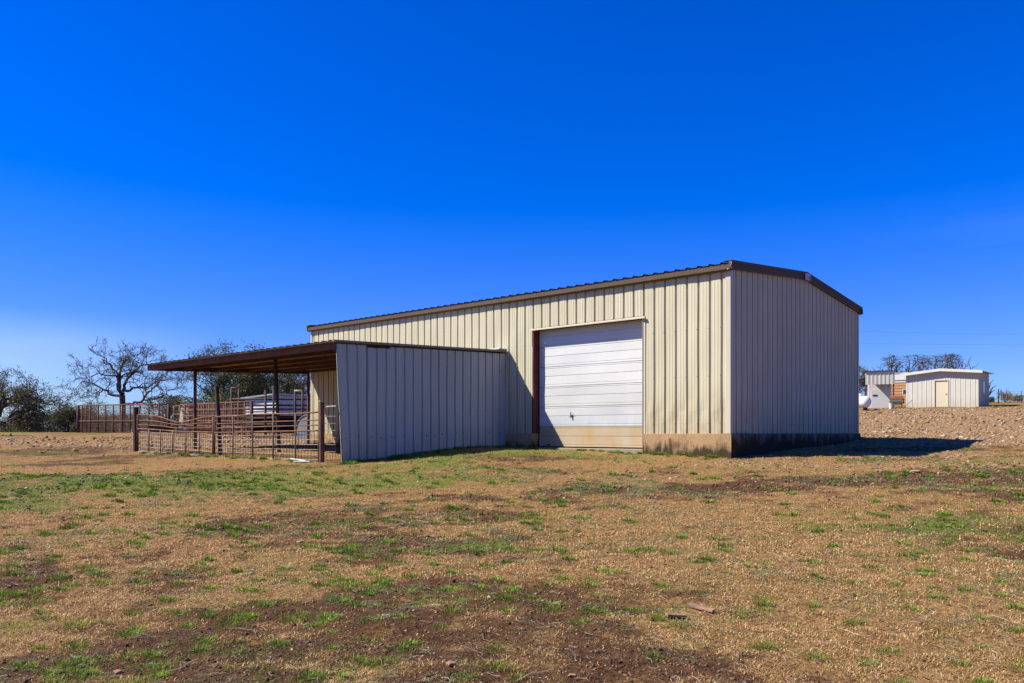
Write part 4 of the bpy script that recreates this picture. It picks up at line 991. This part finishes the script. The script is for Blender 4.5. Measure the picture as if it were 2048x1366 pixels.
drawn_oak('live_oak', 56, [
 ([(-70, 860), (-20, 720), (60, 600), (150, 530), (210, 500)], 0.6),
 ([(-70, 880), (0, 740), (100, 640), (250, 570), (370, 600), (430, 650)], 0.55),
 ([(-70, 920), (50, 890), (150, 840), (300, 850), (400, 890)], 0.5),
 ([(-70, 930), (30, 930), (150, 860), (250, 750), (350, 700), (400, 700)], 0.5),
 ([(-20, 720), (40, 620), (70, 540), (95, 490)], 0.35),
 ([(100, 640), (200, 560), (300, 530), (370, 530)], 0.35),
 ([(50, 890), (120, 780), (200, 720), (300, 720)], 0.35),
 ([(-70, 870), (-130, 700), (-180, 560)], 0.5)],
 (-75, 900), 17, 'twiggy live oak with olive leaf tufts at the left edge of the pasture', 0.34, 1.3, 3, 0.017, (13, 0.065, 0.20, 0.42), 2.2, (920, 0.74))
tree('oak_shrub', tx(72, 66), 66, 51, 2.3, 2.6, 0.14, 'low dark brush between the left edge oak and the bushy shrub', leafy=1, per=14, size=0.075, rad=0.26, nlimb=7, trunk_frac=0.1, prob=0.42)
tree('oak_shrub', tx(150, 72), 72, 52, 2.7, 2.4, 0.14, 'low brush half hidden behind the left end post of the corral fence', leafy=1, per=12, size=0.075, rad=0.26, nlimb=7, trunk_frac=0.1, prob=0.4)
tree('oak_shrub', tx(20, 74), 74, 53, 2.6, 3.2, 0.14, 'low dark brush beneath the left edge oak', leafy=1, per=14, size=0.075, rad=0.28, nlimb=7, trunk_frac=0.1, prob=0.45)
tree('oak_shrub', tx(215, 88), 88, 28, 4.3, 4.0, 0.2, 'grey scrub oak standing behind the trunk of the tall bare oak', leafy=1, per=12, size=0.085, rad=0.28, nlimb=7, trunk_frac=0.12, prob=0.4)
tree('oak_shrub', tx(128, 60), 60, 23, 2.8, 2.0, 0.16, 'bushy green oak shrub just left of the corral fence', leafy=1, per=16, size=0.07, rad=0.24, nlimb=6, trunk_frac=0.1, prob=0.28)
tree('oak_shrub', tx(180, 82), 82, 24, 4.0, 3.6, 0.2, 'low scrubby oak behind the left part of the corral fence', leafy=1, per=14, size=0.085, rad=0.28, nlimb=7, trunk_frac=0.12, prob=0.5)
tree('oak_shrub', tx(290, 84), 84, 25, 3.6, 4.6, 0.2, 'low scrubby oak behind the middle of the corral fence', leafy=1, per=14, size=0.085, rad=0.28, nlimb=7, trunk_frac=0.12, prob=0.5)
tree('live_oak', tx(468, 62), 62, 31, 7.2, 3.4, 0.36, 'big grey green live oak behind the lean-to roof', leafy=1, per=26, size=0.085, rad=0.30, nlimb=8, trunk_frac=0.2, prob=0.62)
tree('live_oak', tx(535, 68), 68, 32, 8.3, 2.4, 0.32, 'tall live oak whose top shows above the lean-to roof', leafy=1, per=26, size=0.085, rad=0.30, nlimb=7, trunk_frac=0.25, prob=0.55)
tree('bare_oak', tx(600, 66), 66, 33, 5.6, 4.0, 0.36, 'bare twisted oak beside the barn corner behind the stall shed', nlimb=6, trunk_frac=0.2, min_r=0.026, depth=4, leafy=1, per=2, size=0.1, rad=0.15, prob=0.2)
tree('oak_shrub', tx(60, 95), 95, 26, 3.4, 4.5, 0.2, 'distant scrub oak low on the horizon between the left oaks', leafy=1, per=16, size=0.10, rad=0.32, nlimb=7, trunk_frac=0.1, prob=0.6)
tree('oak_shrub', tx(400, 90), 90, 27, 3.0, 4.5, 0.2, 'distant scrub oak seen through the lean-to', leafy=1, per=14, size=0.10, rad=0.32, nlimb=7, trunk_frac=0.1, prob=0.5)
tree('bare_oak', tx(1795, 76), 76, 41, 4.7, 4.0, 0.26, 'bare twisted oak behind the pump house canopy', nlimb=5, trunk_frac=0.3, min_r=0.03, depth=3)
tree('bare_oak', tx(1860, 80), 80, 42, 5.0, 3.6, 0.26, 'bare oak with fine twigs behind the white shed ridge', nlimb=8, trunk_frac=0.3, min_r=0.02, depth=4)
tree('bare_oak', tx(1915, 78), 78, 47, 4.9, 4.4, 0.26, 'bare oak with crooked limbs behind the right end of the white shed', nlimb=5, trunk_frac=0.3, min_r=0.032, depth=3)
tree('bare_oak', tx(1716, 90), 90, 45, 5.0, 2.2, 0.22, 'thin grey oak showing just past the barn gable', nlimb=5, trunk_frac=0.3, leafy=1, per=4, size=0.12, rad=0.25, prob=0.4)
# far woods along the low horizon
fx = np.concatenate([rng.uniform(-330, -10, 26000), rng.uniform(120, 420, 6000)]); fy = np.where(fx < 0, rng.uniform(240, 300, len(fx)), rng.uniform(260, 320, len(fx)))
ht = 2.0+4.5*fbm(fx*0.09, fy*0.02, 55, 3); fz = ground_z(fx, fy)+ht*rng.random(len(fx))**0.7
C_ = np.stack([fx, fy, fz], 1); n_ = len(C_)
a_ = rng.normal(0, 1, (n_, 3)); a_ /= np.linalg.norm(a_, axis=1, keepdims=True); b_ = rng.normal(0, 1, (n_, 3)); b_ -= a_*(a_*b_).sum(1, keepdims=True); b_ /= np.linalg.norm(b_, axis=1, keepdims=True)
v = np.stack([C_-a_*0.8, C_+b_*0.5, C_+a_*0.8, C_-b_*0.5], 1).reshape(-1, 3)
tag(np_mesh('far_woods', v, np.arange(4*n_), np.full(n_, 4), M['leaf'], False, np.repeat(np.array([(0.10, 0.115, 0.075)])*rng.uniform(0.6, 1.3, (n_, 1)), 4, 0)), 'far grey green woods low on the horizon', 'woods', kind='stuff')
# dead snag right of the shed
q = (tx(1972, 60), 60); sn = empty('dead_snag', gp(*q), 0, 'leafless dead snag with few crooked limbs right of the white shed', 'tree')
mb = MB(); mb.tube([(0, 0, -0.2), (0.1, 0, 0.5), (0.25, 0, 0.9)], [0.09, 0.075, 0.06], 8)
for dx, h in ((0.45, 1.55), (0.62, 1.1), (0.55, 0.75), (0.15, 1.3)):
    mb.tube([(0.1, 0, 0.3), (0.3*dx+0.1, 0.1, 0.3+h*0.5), (dx*0.9, 0.1, 0.35+h*0.85), (dx+0.15, 0.0, 0.35+h)], [0.06, 0.05, 0.04, 0.02], 6)
mb.build('trunk', M['bark_pale'], sn, smooth=True)
# prickly pears and brush on the rise
def pear(x, y, s, n, seed, label):
    rg = random.Random(seed); root = empty('prickly_pear', gp(x, y), 0, label, 'cactus')
    mb = MB()
    for k in range(n):
        c = Vector((rg.uniform(-s, s), rg.uniform(-s*0.6, s*0.6), rg.uniform(0.15, s*0.8)))
        ax = Vector((rg.gauss(0, 0.4), -1, rg.gauss(0, 0.4))).normalized()
        rr = rg.uniform(0.11, 0.17)
        mb.lathe([(rr*0.5, -0.022), (rr, -0.008), (rr, 0.008), (rr*0.5, 0.022)], 10, c, ax)
    mb.build('pads', M['pear'], root)
M['pear'] = plain('cactus_green', (0.16, 0.20, 0.07), 0.6, 0, 0.3, 3)
for i, (u, Y, s) in enumerate(((1975, 66, 0.5), (2015, 70, 0.7), (2035, 64, 0.6), (1745, 62, 0.4))):
    pear(tx(u, Y), Y, s, 34, 60+i, ('prickly pear clump beside the dead snag', 'largest prickly pear clump behind the wire field fence', 'prickly pear clump at the right edge of the picture', 'small prickly pear clump behind the propane tank')[i])
tree('dry_shrub', tx(2012, 63), 63, 71, 1.25, 0.8, 0.04, 'dry brown twiggy shrub against the wire field fence', nlimb=9, trunk_frac=0.08, min_r=0.012, depth=3, bark='bark_pale')

# ------------------------------------------------------------------ ground cover
def sample(n, ymin, ymax, power=1.0, half=0.72):
    u = rng.random(n); y = ymin*(ymax/ymin)**u if power == 0 else (ymin**power + u*(ymax**power-ymin**power))**(1/power)
    x = (rng.random(n)*2-1)*half*y
    return x, y
def in_barn(x, y, m=0.12):
    bx = (x-5.16)*0.7508-(y-18.7)*0.6605; by = (x-5.16)*0.6605+(y-18.7)*0.7508
    return (bx > -LB-m) & (bx < m) & (by > -m) & (by < WB+m)
def in_lean(x, y):
    bx = (x-5.16)*0.7508-(y-18.7)*0.6605; by = (x-5.16)*0.6605+(y-18.7)*0.7508
    return (bx > -17.3) & (bx < -7.02) & (by > -6.2) & (by < 0)
def blades(x, y, L, W, lean_, col, seed, az0=None):
    rg = np.random.default_rng(seed); n = len(x); z = ground_z(x, y)-0.004
    az = rg.random(n)*2*math.pi if az0 is None else az0+rg.normal(0, 0.7, n)
    d = np.stack([np.cos(az), np.sin(az), np.zeros(n)], 1)
    sd_ = np.stack([-np.sin(az+rg.normal(0, .6, n)), np.cos(az), np.zeros(n)], 1)
    b = np.stack([x, y, z], 1); Lc = L[:, None]; Wc = W[:, None]; le = lean_[:, None]
    up_ = np.array([0, 0, 1.0])
    m_ = b + d*Lc*0.5*le*0.7 + up_*Lc*0.5*(1-le*0.45)
    t = b + d*Lc*le + up_*Lc*(1-le)*0.95
    v = np.stack([b-sd_*Wc, b+sd_*Wc, m_+sd_*Wc*0.8, m_-sd_*Wc*0.8, t], 1).reshape(-1, 3)
    k = np.arange(n)[:, None]*5
    f = np.concatenate([k+np.array([0, 1, 2, 3]), k+np.array([3, 2, 4])], 1).ravel()
    lt = np.tile([4, 3], n)
    return v, f, lt, np.repeat(col, 5, 0)
def colmix(cols, n, rg, lo=0.75, hi=1.25):
    c = np.array(cols)[rg.integers(0, len(cols), n)]; return c*rg.uniform(lo, hi, (n, 1))
DRY = [(0.71, 0.445, 0.18), (0.58, 0.33, 0.125), (0.81, 0.575, 0.28), (0.32, 0.155, 0.058), (0.75, 0.495, 0.215), (0.48, 0.26, 0.095), (0.20, 0.095, 0.040)]
GRN = [(0.14, 0.25, 0.018), (0.20, 0.33, 0.025), (0.25, 0.37, 0.035), (0.11, 0.20, 0.016), (0.30, 0.36, 0.055)]
WEED = [(0.19, 0.25, 0.11), (0.15, 0.22, 0.075), (0.25, 0.30, 0.16)]
# dry thatch
x, y = sample(850000, 3.9, 26, 0.5)
g, d, k = masks(x, y)
keep = (rng.random(len(x)) < np.clip(1.0-0.95*sstep(0.4, 0.75, d)-0.9*k, 0.05, 1)) & ~in_barn(x, y) & ~in_lean(x, y)
cl = fbm(x*5, y*5, 77, 3); keep &= rng.random(len(x)) < sstep(0.40, 0.60, cl)*0.88+0.12
x, y = x[keep], y[keep]; n = len(x); sc = np.clip(y/7, 0.75, 1.55)
v, f, lt, c = blades(x, y, rng.uniform(0.022, 0.065, n)*np.sqrt(sc), rng.uniform(0.0015, 0.0032, n)*sc, np.minimum(1.0, rng.uniform(0.5, 1.02, n)+sstep(8, 14, y)*0.15), colmix(DRY, n, rng)*(1-0.6*sstep(7, 15, y))[:, None]+np.array([(0.55, 0.33, 0.13)])*(0.6*sstep(7, 15, y))[:, None], 1)
tag(np_mesh('dry_grass', v, f, lt, M['blade'], False, c), 'short dry tan grass covering the pasture', 'grass', kind='stuff')
# green blades: carpets and tufts
x, y = sample(230000, 3.9, 26, 0.7)
g, d, k = masks(x, y)
keep = (g > 0.62+rng.normal(0, 0.10, len(x))) & ~in_barn(x, y) & ~in_lean(x, y) & (rng.random(len(x)) < 0.5)
x1, y1 = x[keep], y[keep]
def tufts(n, ymax, big):
    a, b = sample(n, 3.9, ymax, 0.7); g, d, k = masks(a, b); tc = fbm(a*0.8, b*0.9, 88, 3)
    left = sstep(1.0, -1.5, a/np.maximum(b, 1)*6)
    p = (0.26+0.55*left*sstep(10, 7, b)+0.6*g+0.9*(tc-0.5))*(1.0-0.5*sstep(8, 14, b)*(1-g)) if big else 0.10+0.6*g+1.1*(tc-0.5)
    kp = (rng.random(n) < np.clip(p, 0.03, 0.9)) & ~in_barn(a, b, 0.3) & ~in_lean(a, b); return a[kp], b[kp]
ta, tb = tufts(1500, 17, True); tc_, td = tufts(4200, 20, False)
wl = []
for k in range(190):      # growth along the foot of the side wall and the foundations
    if k < 95: p = bw(-7.0+abs(rng.normal(0, 0.10)), -6.1+6.0*rng.random())
    elif k < 150: p = bw(-7.0+7.0*rng.random(), -0.10-abs(rng.normal(0, 0.12)))
    else: p = bw(-17.5+10*rng.random(), -6.2-abs(rng.normal(0, 0.15)))
    wl.append((p.x, p.y))
wl = np.array(wl); ta = np.concatenate([ta, wl[:, 0]]); tb = np.concatenate([tb, wl[:, 1]])
tx_ = np.concatenate([ta, tc_]); ty_ = np.concatenate([tb, td]); nB = len(ta)
nb = np.concatenate([rng.integers(60, 190, nB), rng.integers(8, 40, len(tc_))]); rad = np.concatenate([rng.uniform(0.022, 0.05, nB), rng.uniform(0.012, 0.035, len(tc_))])
xr = np.repeat(tx_, nb); yr = np.repeat(ty_, nb); rr = np.repeat(rad, nb)
o1 = rng.normal(0, 1, len(xr)); o2 = rng.normal(0, 1, len(xr)); x2 = xr+o1*rr*1.2; y2 = yr+o2*rr
az2 = np.arctan2(o2, o1)
hb = np.concatenate([rng.uniform(0.045, 0.085, nB), rng.uniform(0.025, 0.055, len(tc_))])
L2 = np.repeat(hb, nb)*rng.uniform(0.5, 1.1, len(xr)); tone = np.repeat(rng.uniform(0.65, 1.25, len(tx_)), nb)
L1 = rng.uniform(0.02, 0.05, len(x1))
x = np.concatenate([x1, x2]); y = np.concatenate([y1, y2]); n = len(x); sc = np.clip(y/7, 0.8, 2.6)
col = colmix(GRN, n, rng, 0.8, 1.2); col[len(x1):] *= tone[:, None]
v, f, lt, c = blades(x, y, np.concatenate([L1, L2])*np.sqrt(sc), rng.uniform(0.0013, 0.0028, n)*sc, rng.uniform(0.12, 0.75, n), col, 2, np.concatenate([rng.random(len(x1))*6.28, az2]))
tag(np_mesh('green_grass', v, f, lt, M['blade'], False, c), 'fresh green grass tufts and patches in the pasture', 'grass', kind='stuff')
# grey-green weeds: flat rosettes
wx, wy = sample(8000, 3.9, 17, 0.7); wc = fbm(wx*0.9+5, wy*0.9, 99, 3)
kp = (rng.random(len(wx)) < np.clip(0.25+2.6*(wc-0.5), 0.03, 0.9)) & ~in_barn(wx, wy, .3) & ~in_lean(wx, wy); wx, wy = wx[kp], wy[kp]
nb = rng.integers(20, 70, len(wx)); xr = np.repeat(wx, nb); yr = np.repeat(wy, nb); rr = np.repeat(rng.uniform(0.02, 0.075, len(wx)), nb)
x = xr+rng.normal(0, 1, len(xr))*rr*1.3; y = yr+rng.normal(0, 1, len(xr))*rr; n = len(x); sc = np.clip(y/7, 0.8, 2.0)
v, f, lt, c = blades(x, y, rng.uniform(0.012, 0.028, n)*sc, rng.uniform(0.003, 0.006, n)*np.sqrt(sc), rng.uniform(0.5, 0.95, n), colmix(WEED, n, rng), 3)
tag(np_mesh('weeds', v, f, lt, M['blade'], False, c), 'low grey green weeds spread over the bare soil', 'weeds', kind='stuff')
# stones
ico = []
ph_ = (1+5**0.5)/2
IV = np.array([(-1,ph_,0),(1,ph_,0),(-1,-ph_,0),(1,-ph_,0),(0,-1,ph_),(0,1,ph_),(0,-1,-ph_),(0,1,-ph_),(ph_,0,-1),(ph_,0,1),(-ph_,0,-1),(-ph_,0,1)])/math.hypot(1, ph_)
IF = np.array([(0,11,5),(0,5,1),(0,1,7),(0,7,10),(0,10,11),(1,5,9),(5,11,4),(11,10,2),(10,7,6),(7,1,8),(3,9,4),(3,4,2),(3,2,6),(3,6,8),(3,8,9),(4,9,5),(2,4,11),(6,2,10),(8,6,7),(9,8,1)])
def stones(name, x, y, s, cols, label, seed, flat=0.55):
    rg = np.random.default_rng(seed); n = len(x); z = ground_z(x, y)
    q = IV[None]*rg.uniform(0.65, 1.3, (n, 12, 1))
    a = rg.random(n)*2*math.pi
    sx = s*rg.uniform(0.8, 1.5, n); sy = s*rg.uniform(0.7, 1.1, n); sz_ = s*rg.uniform(flat*0.6, flat*1.3, n)
    X = q[..., 0]*sx[:, None]; Y = q[..., 1]*sy[:, None]; Z = q[..., 2]*sz_[:, None]
    ti = rg.normal(0, 0.25, (n, 1)); Z = Z + X*ti
    xx = X*np.cos(a)[:, None]-Y*np.sin(a)[:, None]+x[:, None]; yy = X*np.sin(a)[:, None]+Y*np.cos(a)[:, None]+y[:, None]
    v = np.stack([xx, yy, Z+z[:, None]+(sz_*0.15)[:, None]], 2).reshape(-1, 3)
    f = (IF[None]+np.arange(n)[:, None, None]*12).ravel()
    c = np.repeat(colmix(cols, n, rg, 0.7, 1.2), 12, 0)
    o = np_mesh(name, v, f, np.full(n*20, 3), M['stone'], False, c); tag(o, label, 'stones', kind='stuff'); return o
STC = [(0.52, 0.34, 0.19), (0.58, 0.42, 0.26), (0.44, 0.26, 0.13), (0.30, 0.165, 0.08), (0.66, 0.52, 0.37), (0.46, 0.24, 0.11)]
x, y = sample(260000, 12, 56, 1.3); g, d, k = masks(x, y)
kp = (rng.random(len(x)) < np.clip(k*0.26, 0, 0.26)) & ~in_barn(x, y); x, y = x[kp], y[kp]
s = np.exp(np.clip(rng.normal(-3.85, 0.5, len(x)), -5, -2.4))*np.clip(y/24, 0.8, 1.5)
stones('gravel', x, y, s, STC, 'broken tan limestone scattered over the slope and behind the lean-to', 5)
x, y = sample(16000, 3.9, 19, 0.8); g, d, k = masks(x, y)
kp = (rng.random(len(x)) < np.clip(0.05+0.35*d**2+k*0.6, 0, 0.9)) & ~in_barn(x, y) & ~in_lean(x, y); x, y = x[kp], y[kp]
stones('pebbles', x, y, np.exp(np.clip(rng.normal(-4.75, 0.45, len(x)), -6, -4.0))*np.clip(y/8, 0.7, 1.8), STC, 'small tan pebbles scattered through the foreground soil', 6)
x, y = sample(45000, 3.9, 19, 0.7); g, d, k = masks(x, y)
kp = (rng.random(len(x)) < np.clip(sstep(0.35, 0.8, d)*0.8, 0.04, 1)) & ~in_barn(x, y) & ~in_lean(x, y); x, y = x[kp], y[kp]
stones('soil_clods', x, y, np.exp(np.clip(rng.normal(-4.7, 0.45, len(x)), -6, -3.9))*np.clip(y/8, 0.8, 1.8), [(0.12, 0.062, 0.033), (0.18, 0.095, 0.05), (0.26, 0.15, 0.085)], 'dark crumbly soil clods in the bare patches', 7, 0.7)
# twigs
tw, ty2 = sample(3000, 3.9, 11, 0.6); nT = len(tw)
vs = []; fs = []; cs = []; base = 0
for i in range(nT):
    L = rng.uniform(0.03, 0.11) if rng.random() < 0.965 else rng.uniform(0.15, 0.36); r_ = rng.uniform(0.0008, 0.0018) + L*0.005
    az = rng.random()*6.28; npt = 5; px, py = tw[i], ty2[i]; P = []
    for j in range(npt):
        P.append((px, py)); az += rng.normal(0, 0.35); px += math.cos(az)*L/(npt-1); py += math.sin(az)*L/(npt-1)
    P = np.array(P); zz = ground_z(P[:, 0], P[:, 1]) + 0.008 + np.abs(rng.normal(0, 0.008, npt))
    cc = np.array(((0.42, 0.33, 0.23), (0.30, 0.21, 0.14), (0.52, 0.43, 0.32), (0.24, 0.16, 0.11))[rng.integers(0, 4)])
    for j in range(npt):
        t = P[min(j+1, npt-1)]-P[max(j-1, 0)]; t = t/(np.hypot(*t)+1e-9); nn = np.array([-t[1], t[0]]); rr = r_*(1-0.5*j/(npt-1))
        vs += [(P[j, 0]+nn[0]*rr, P[j, 1]+nn[1]*rr, zz[j]-rr*0.6), (P[j, 0]-nn[0]*rr, P[j, 1]-nn[1]*rr, zz[j]-rr*0.6), (P[j, 0], P[j, 1], zz[j]+rr)]
        cs += [cc]*3
        if j < npt-1:
            a_ = base+j*3
            for q in range(3): fs += [a_+q, a_+(q+1) % 3, a_+3+(q+1) % 3, a_+3+q]
    base += npt*3
tag(np_mesh('twigs', np.array(vs), np.array(fs), np.full(len(fs)//4, 4), M['twig'], False, np.array(cs)), 'dry pale twigs and stems littering the foreground', 'twigs', kind='stuff')

# ------------------------------------------------------------------ single foreground things
def gpix(u, v):
    # ground point that lies under a picture position, found by walking along the ray
    Y = 3.0
    while Y < 40:
        X = (u-1024)/1580*Y
        if gz(X, Y) > (866-v)/1580*Y: return X, Y
        Y += 0.04
    return X, Y
def slab_thing(u, v, l, wd, h, rz, label, m='wood'):
    X, Y = gpix(u, v); mb = MB()
    mb.hexa([(-l/2, -wd/2, 0), (l/2, -wd*0.42, 0), (l/2*0.97, wd/2, 0), (-l/2, wd*0.45, 0), (-l/2, -wd/2, h), (l/2, -wd*0.42, h*0.8), (l/2*0.97, wd/2, h*0.8), (-l/2, wd*0.45, h)])
    o = mb.build('board_scrap', M[m], None, bevel=0.003); o.location = (X, Y, gz(X, Y)+0.012); o.rotation_euler = (0.05, 0.06, rz); tag(o, label, 'board')
slab_thing(1403, 1222, 0.215, 0.065, 0.022, -0.75, 'longer weathered board scrap lying in the dry grass')
slab_thing(1352, 1238, 0.15, 0.06, 0.02, 0.15, 'shorter reddish board scrap left of the longer board')
def rock(u, v, s, label, col=(0.48, 0.32, 0.2)):
    X, Y = gpix(u, v); me = bpy.data.meshes.new('stone'); rg = np.random.default_rng(int(u*7+v))
    import bmesh
    bm = bmesh.new(); bmesh.ops.create_icosphere(bm, subdivisions=2, radius=1.0)
    for q in bm.verts:
        n_ = 0.8+0.35*math.sin(q.co.x*3+u)*math.cos(q.co.y*2.7+v)+rg.normal(0, 0.06)
        q.co = Vector((q.co.x*s*1.35*n_, q.co.y*s*0.9*n_, q.co.z*s*0.5*n_))
    bm.to_mesh(me); bm.free()
    o = bpy.data.objects.new('stone', me); COL.objects.link(o); key = 'rock%.2f' % col[0]
    if key not in M: M[key] = plain('limestone', col, 0.9, 0, 0.3, 30, 0.5)
    me.materials.append(M[key]); o.location = (X, Y, gz(X, Y)+s*0.22); o.rotation_euler = (0.1, 0.15, (u*0.37) % 3); tag(o, label, 'stone')
rock(237, 1348, 0.032, 'orange stone among the green tufts nearest the bottom left corner', (0.52, 0.26, 0.13))
rock(903, 1333, 0.032, 'broken tan stone lying left of the forked twigs at the bottom', (0.46, 0.26, 0.14))
rock(1145, 1354, 0.022, 'small round orange stone at the bottom edge in the middle', (0.50, 0.27, 0.14))
rock(773, 1233, 0.028, 'flat pale stone on bare soil in the left middle foreground', (0.44, 0.33, 0.25))
rock(790, 1197, 0.025, 'angular orange stone on dark soil above the flat pale stone', (0.50, 0.25, 0.12))
rock(1073, 1190, 0.024, 'upright brown stone between green tufts in the middle foreground', (0.36, 0.23, 0.15))
rock(951, 1172, 0.024, 'grey brown stone on bare soil beside a green tuft', (0.30, 0.22, 0.17))
rock(978, 1196, 0.018, 'small whitish stone just below the grey brown stone', (0.60, 0.55, 0.48))
rock(597, 1086, 0.035, 'pale flat stone in dry grass left of the picture middle', (0.58, 0.43, 0.29))
rock(1830, 945, 0.08, 'largest pale stone on the soil strip right of the barn', (0.48, 0.31, 0.18))
rock(1760, 944, 0.065, 'long flat pale stone on the soil strip right of the barn', (0.42, 0.30, 0.19))

# ------------------------------------------------------------------ groups of repeats
GROUPS = {'pipe_gate': 'pipe gates closing the lean-to pen', 'fence_post': 'pipe posts of the lean-to pen', 'corral_fence': 'rusty corral fences',
          'plastic_pipe': 'white pipes on the ground', 'plank': 'planks leaning on the corral', 'wire_fence': 'wire fences on the rise', 'power_line': 'overhead power lines',
          'bare_oak': 'bare oaks', 'live_oak': 'live oaks', 'oak_shrub': 'scrub oaks along the horizon', 'prickly_pear': 'prickly pear clumps on the rise',
          'board_scrap': 'board scraps in the grass', 'stone': 'single stones on the ground'}
for o in SC.objects:
    if o.parent is None:
        k = o.name.split('.')[0]
        if k in GROUPS and o.get('label'): o['group'] = GROUPS[k]
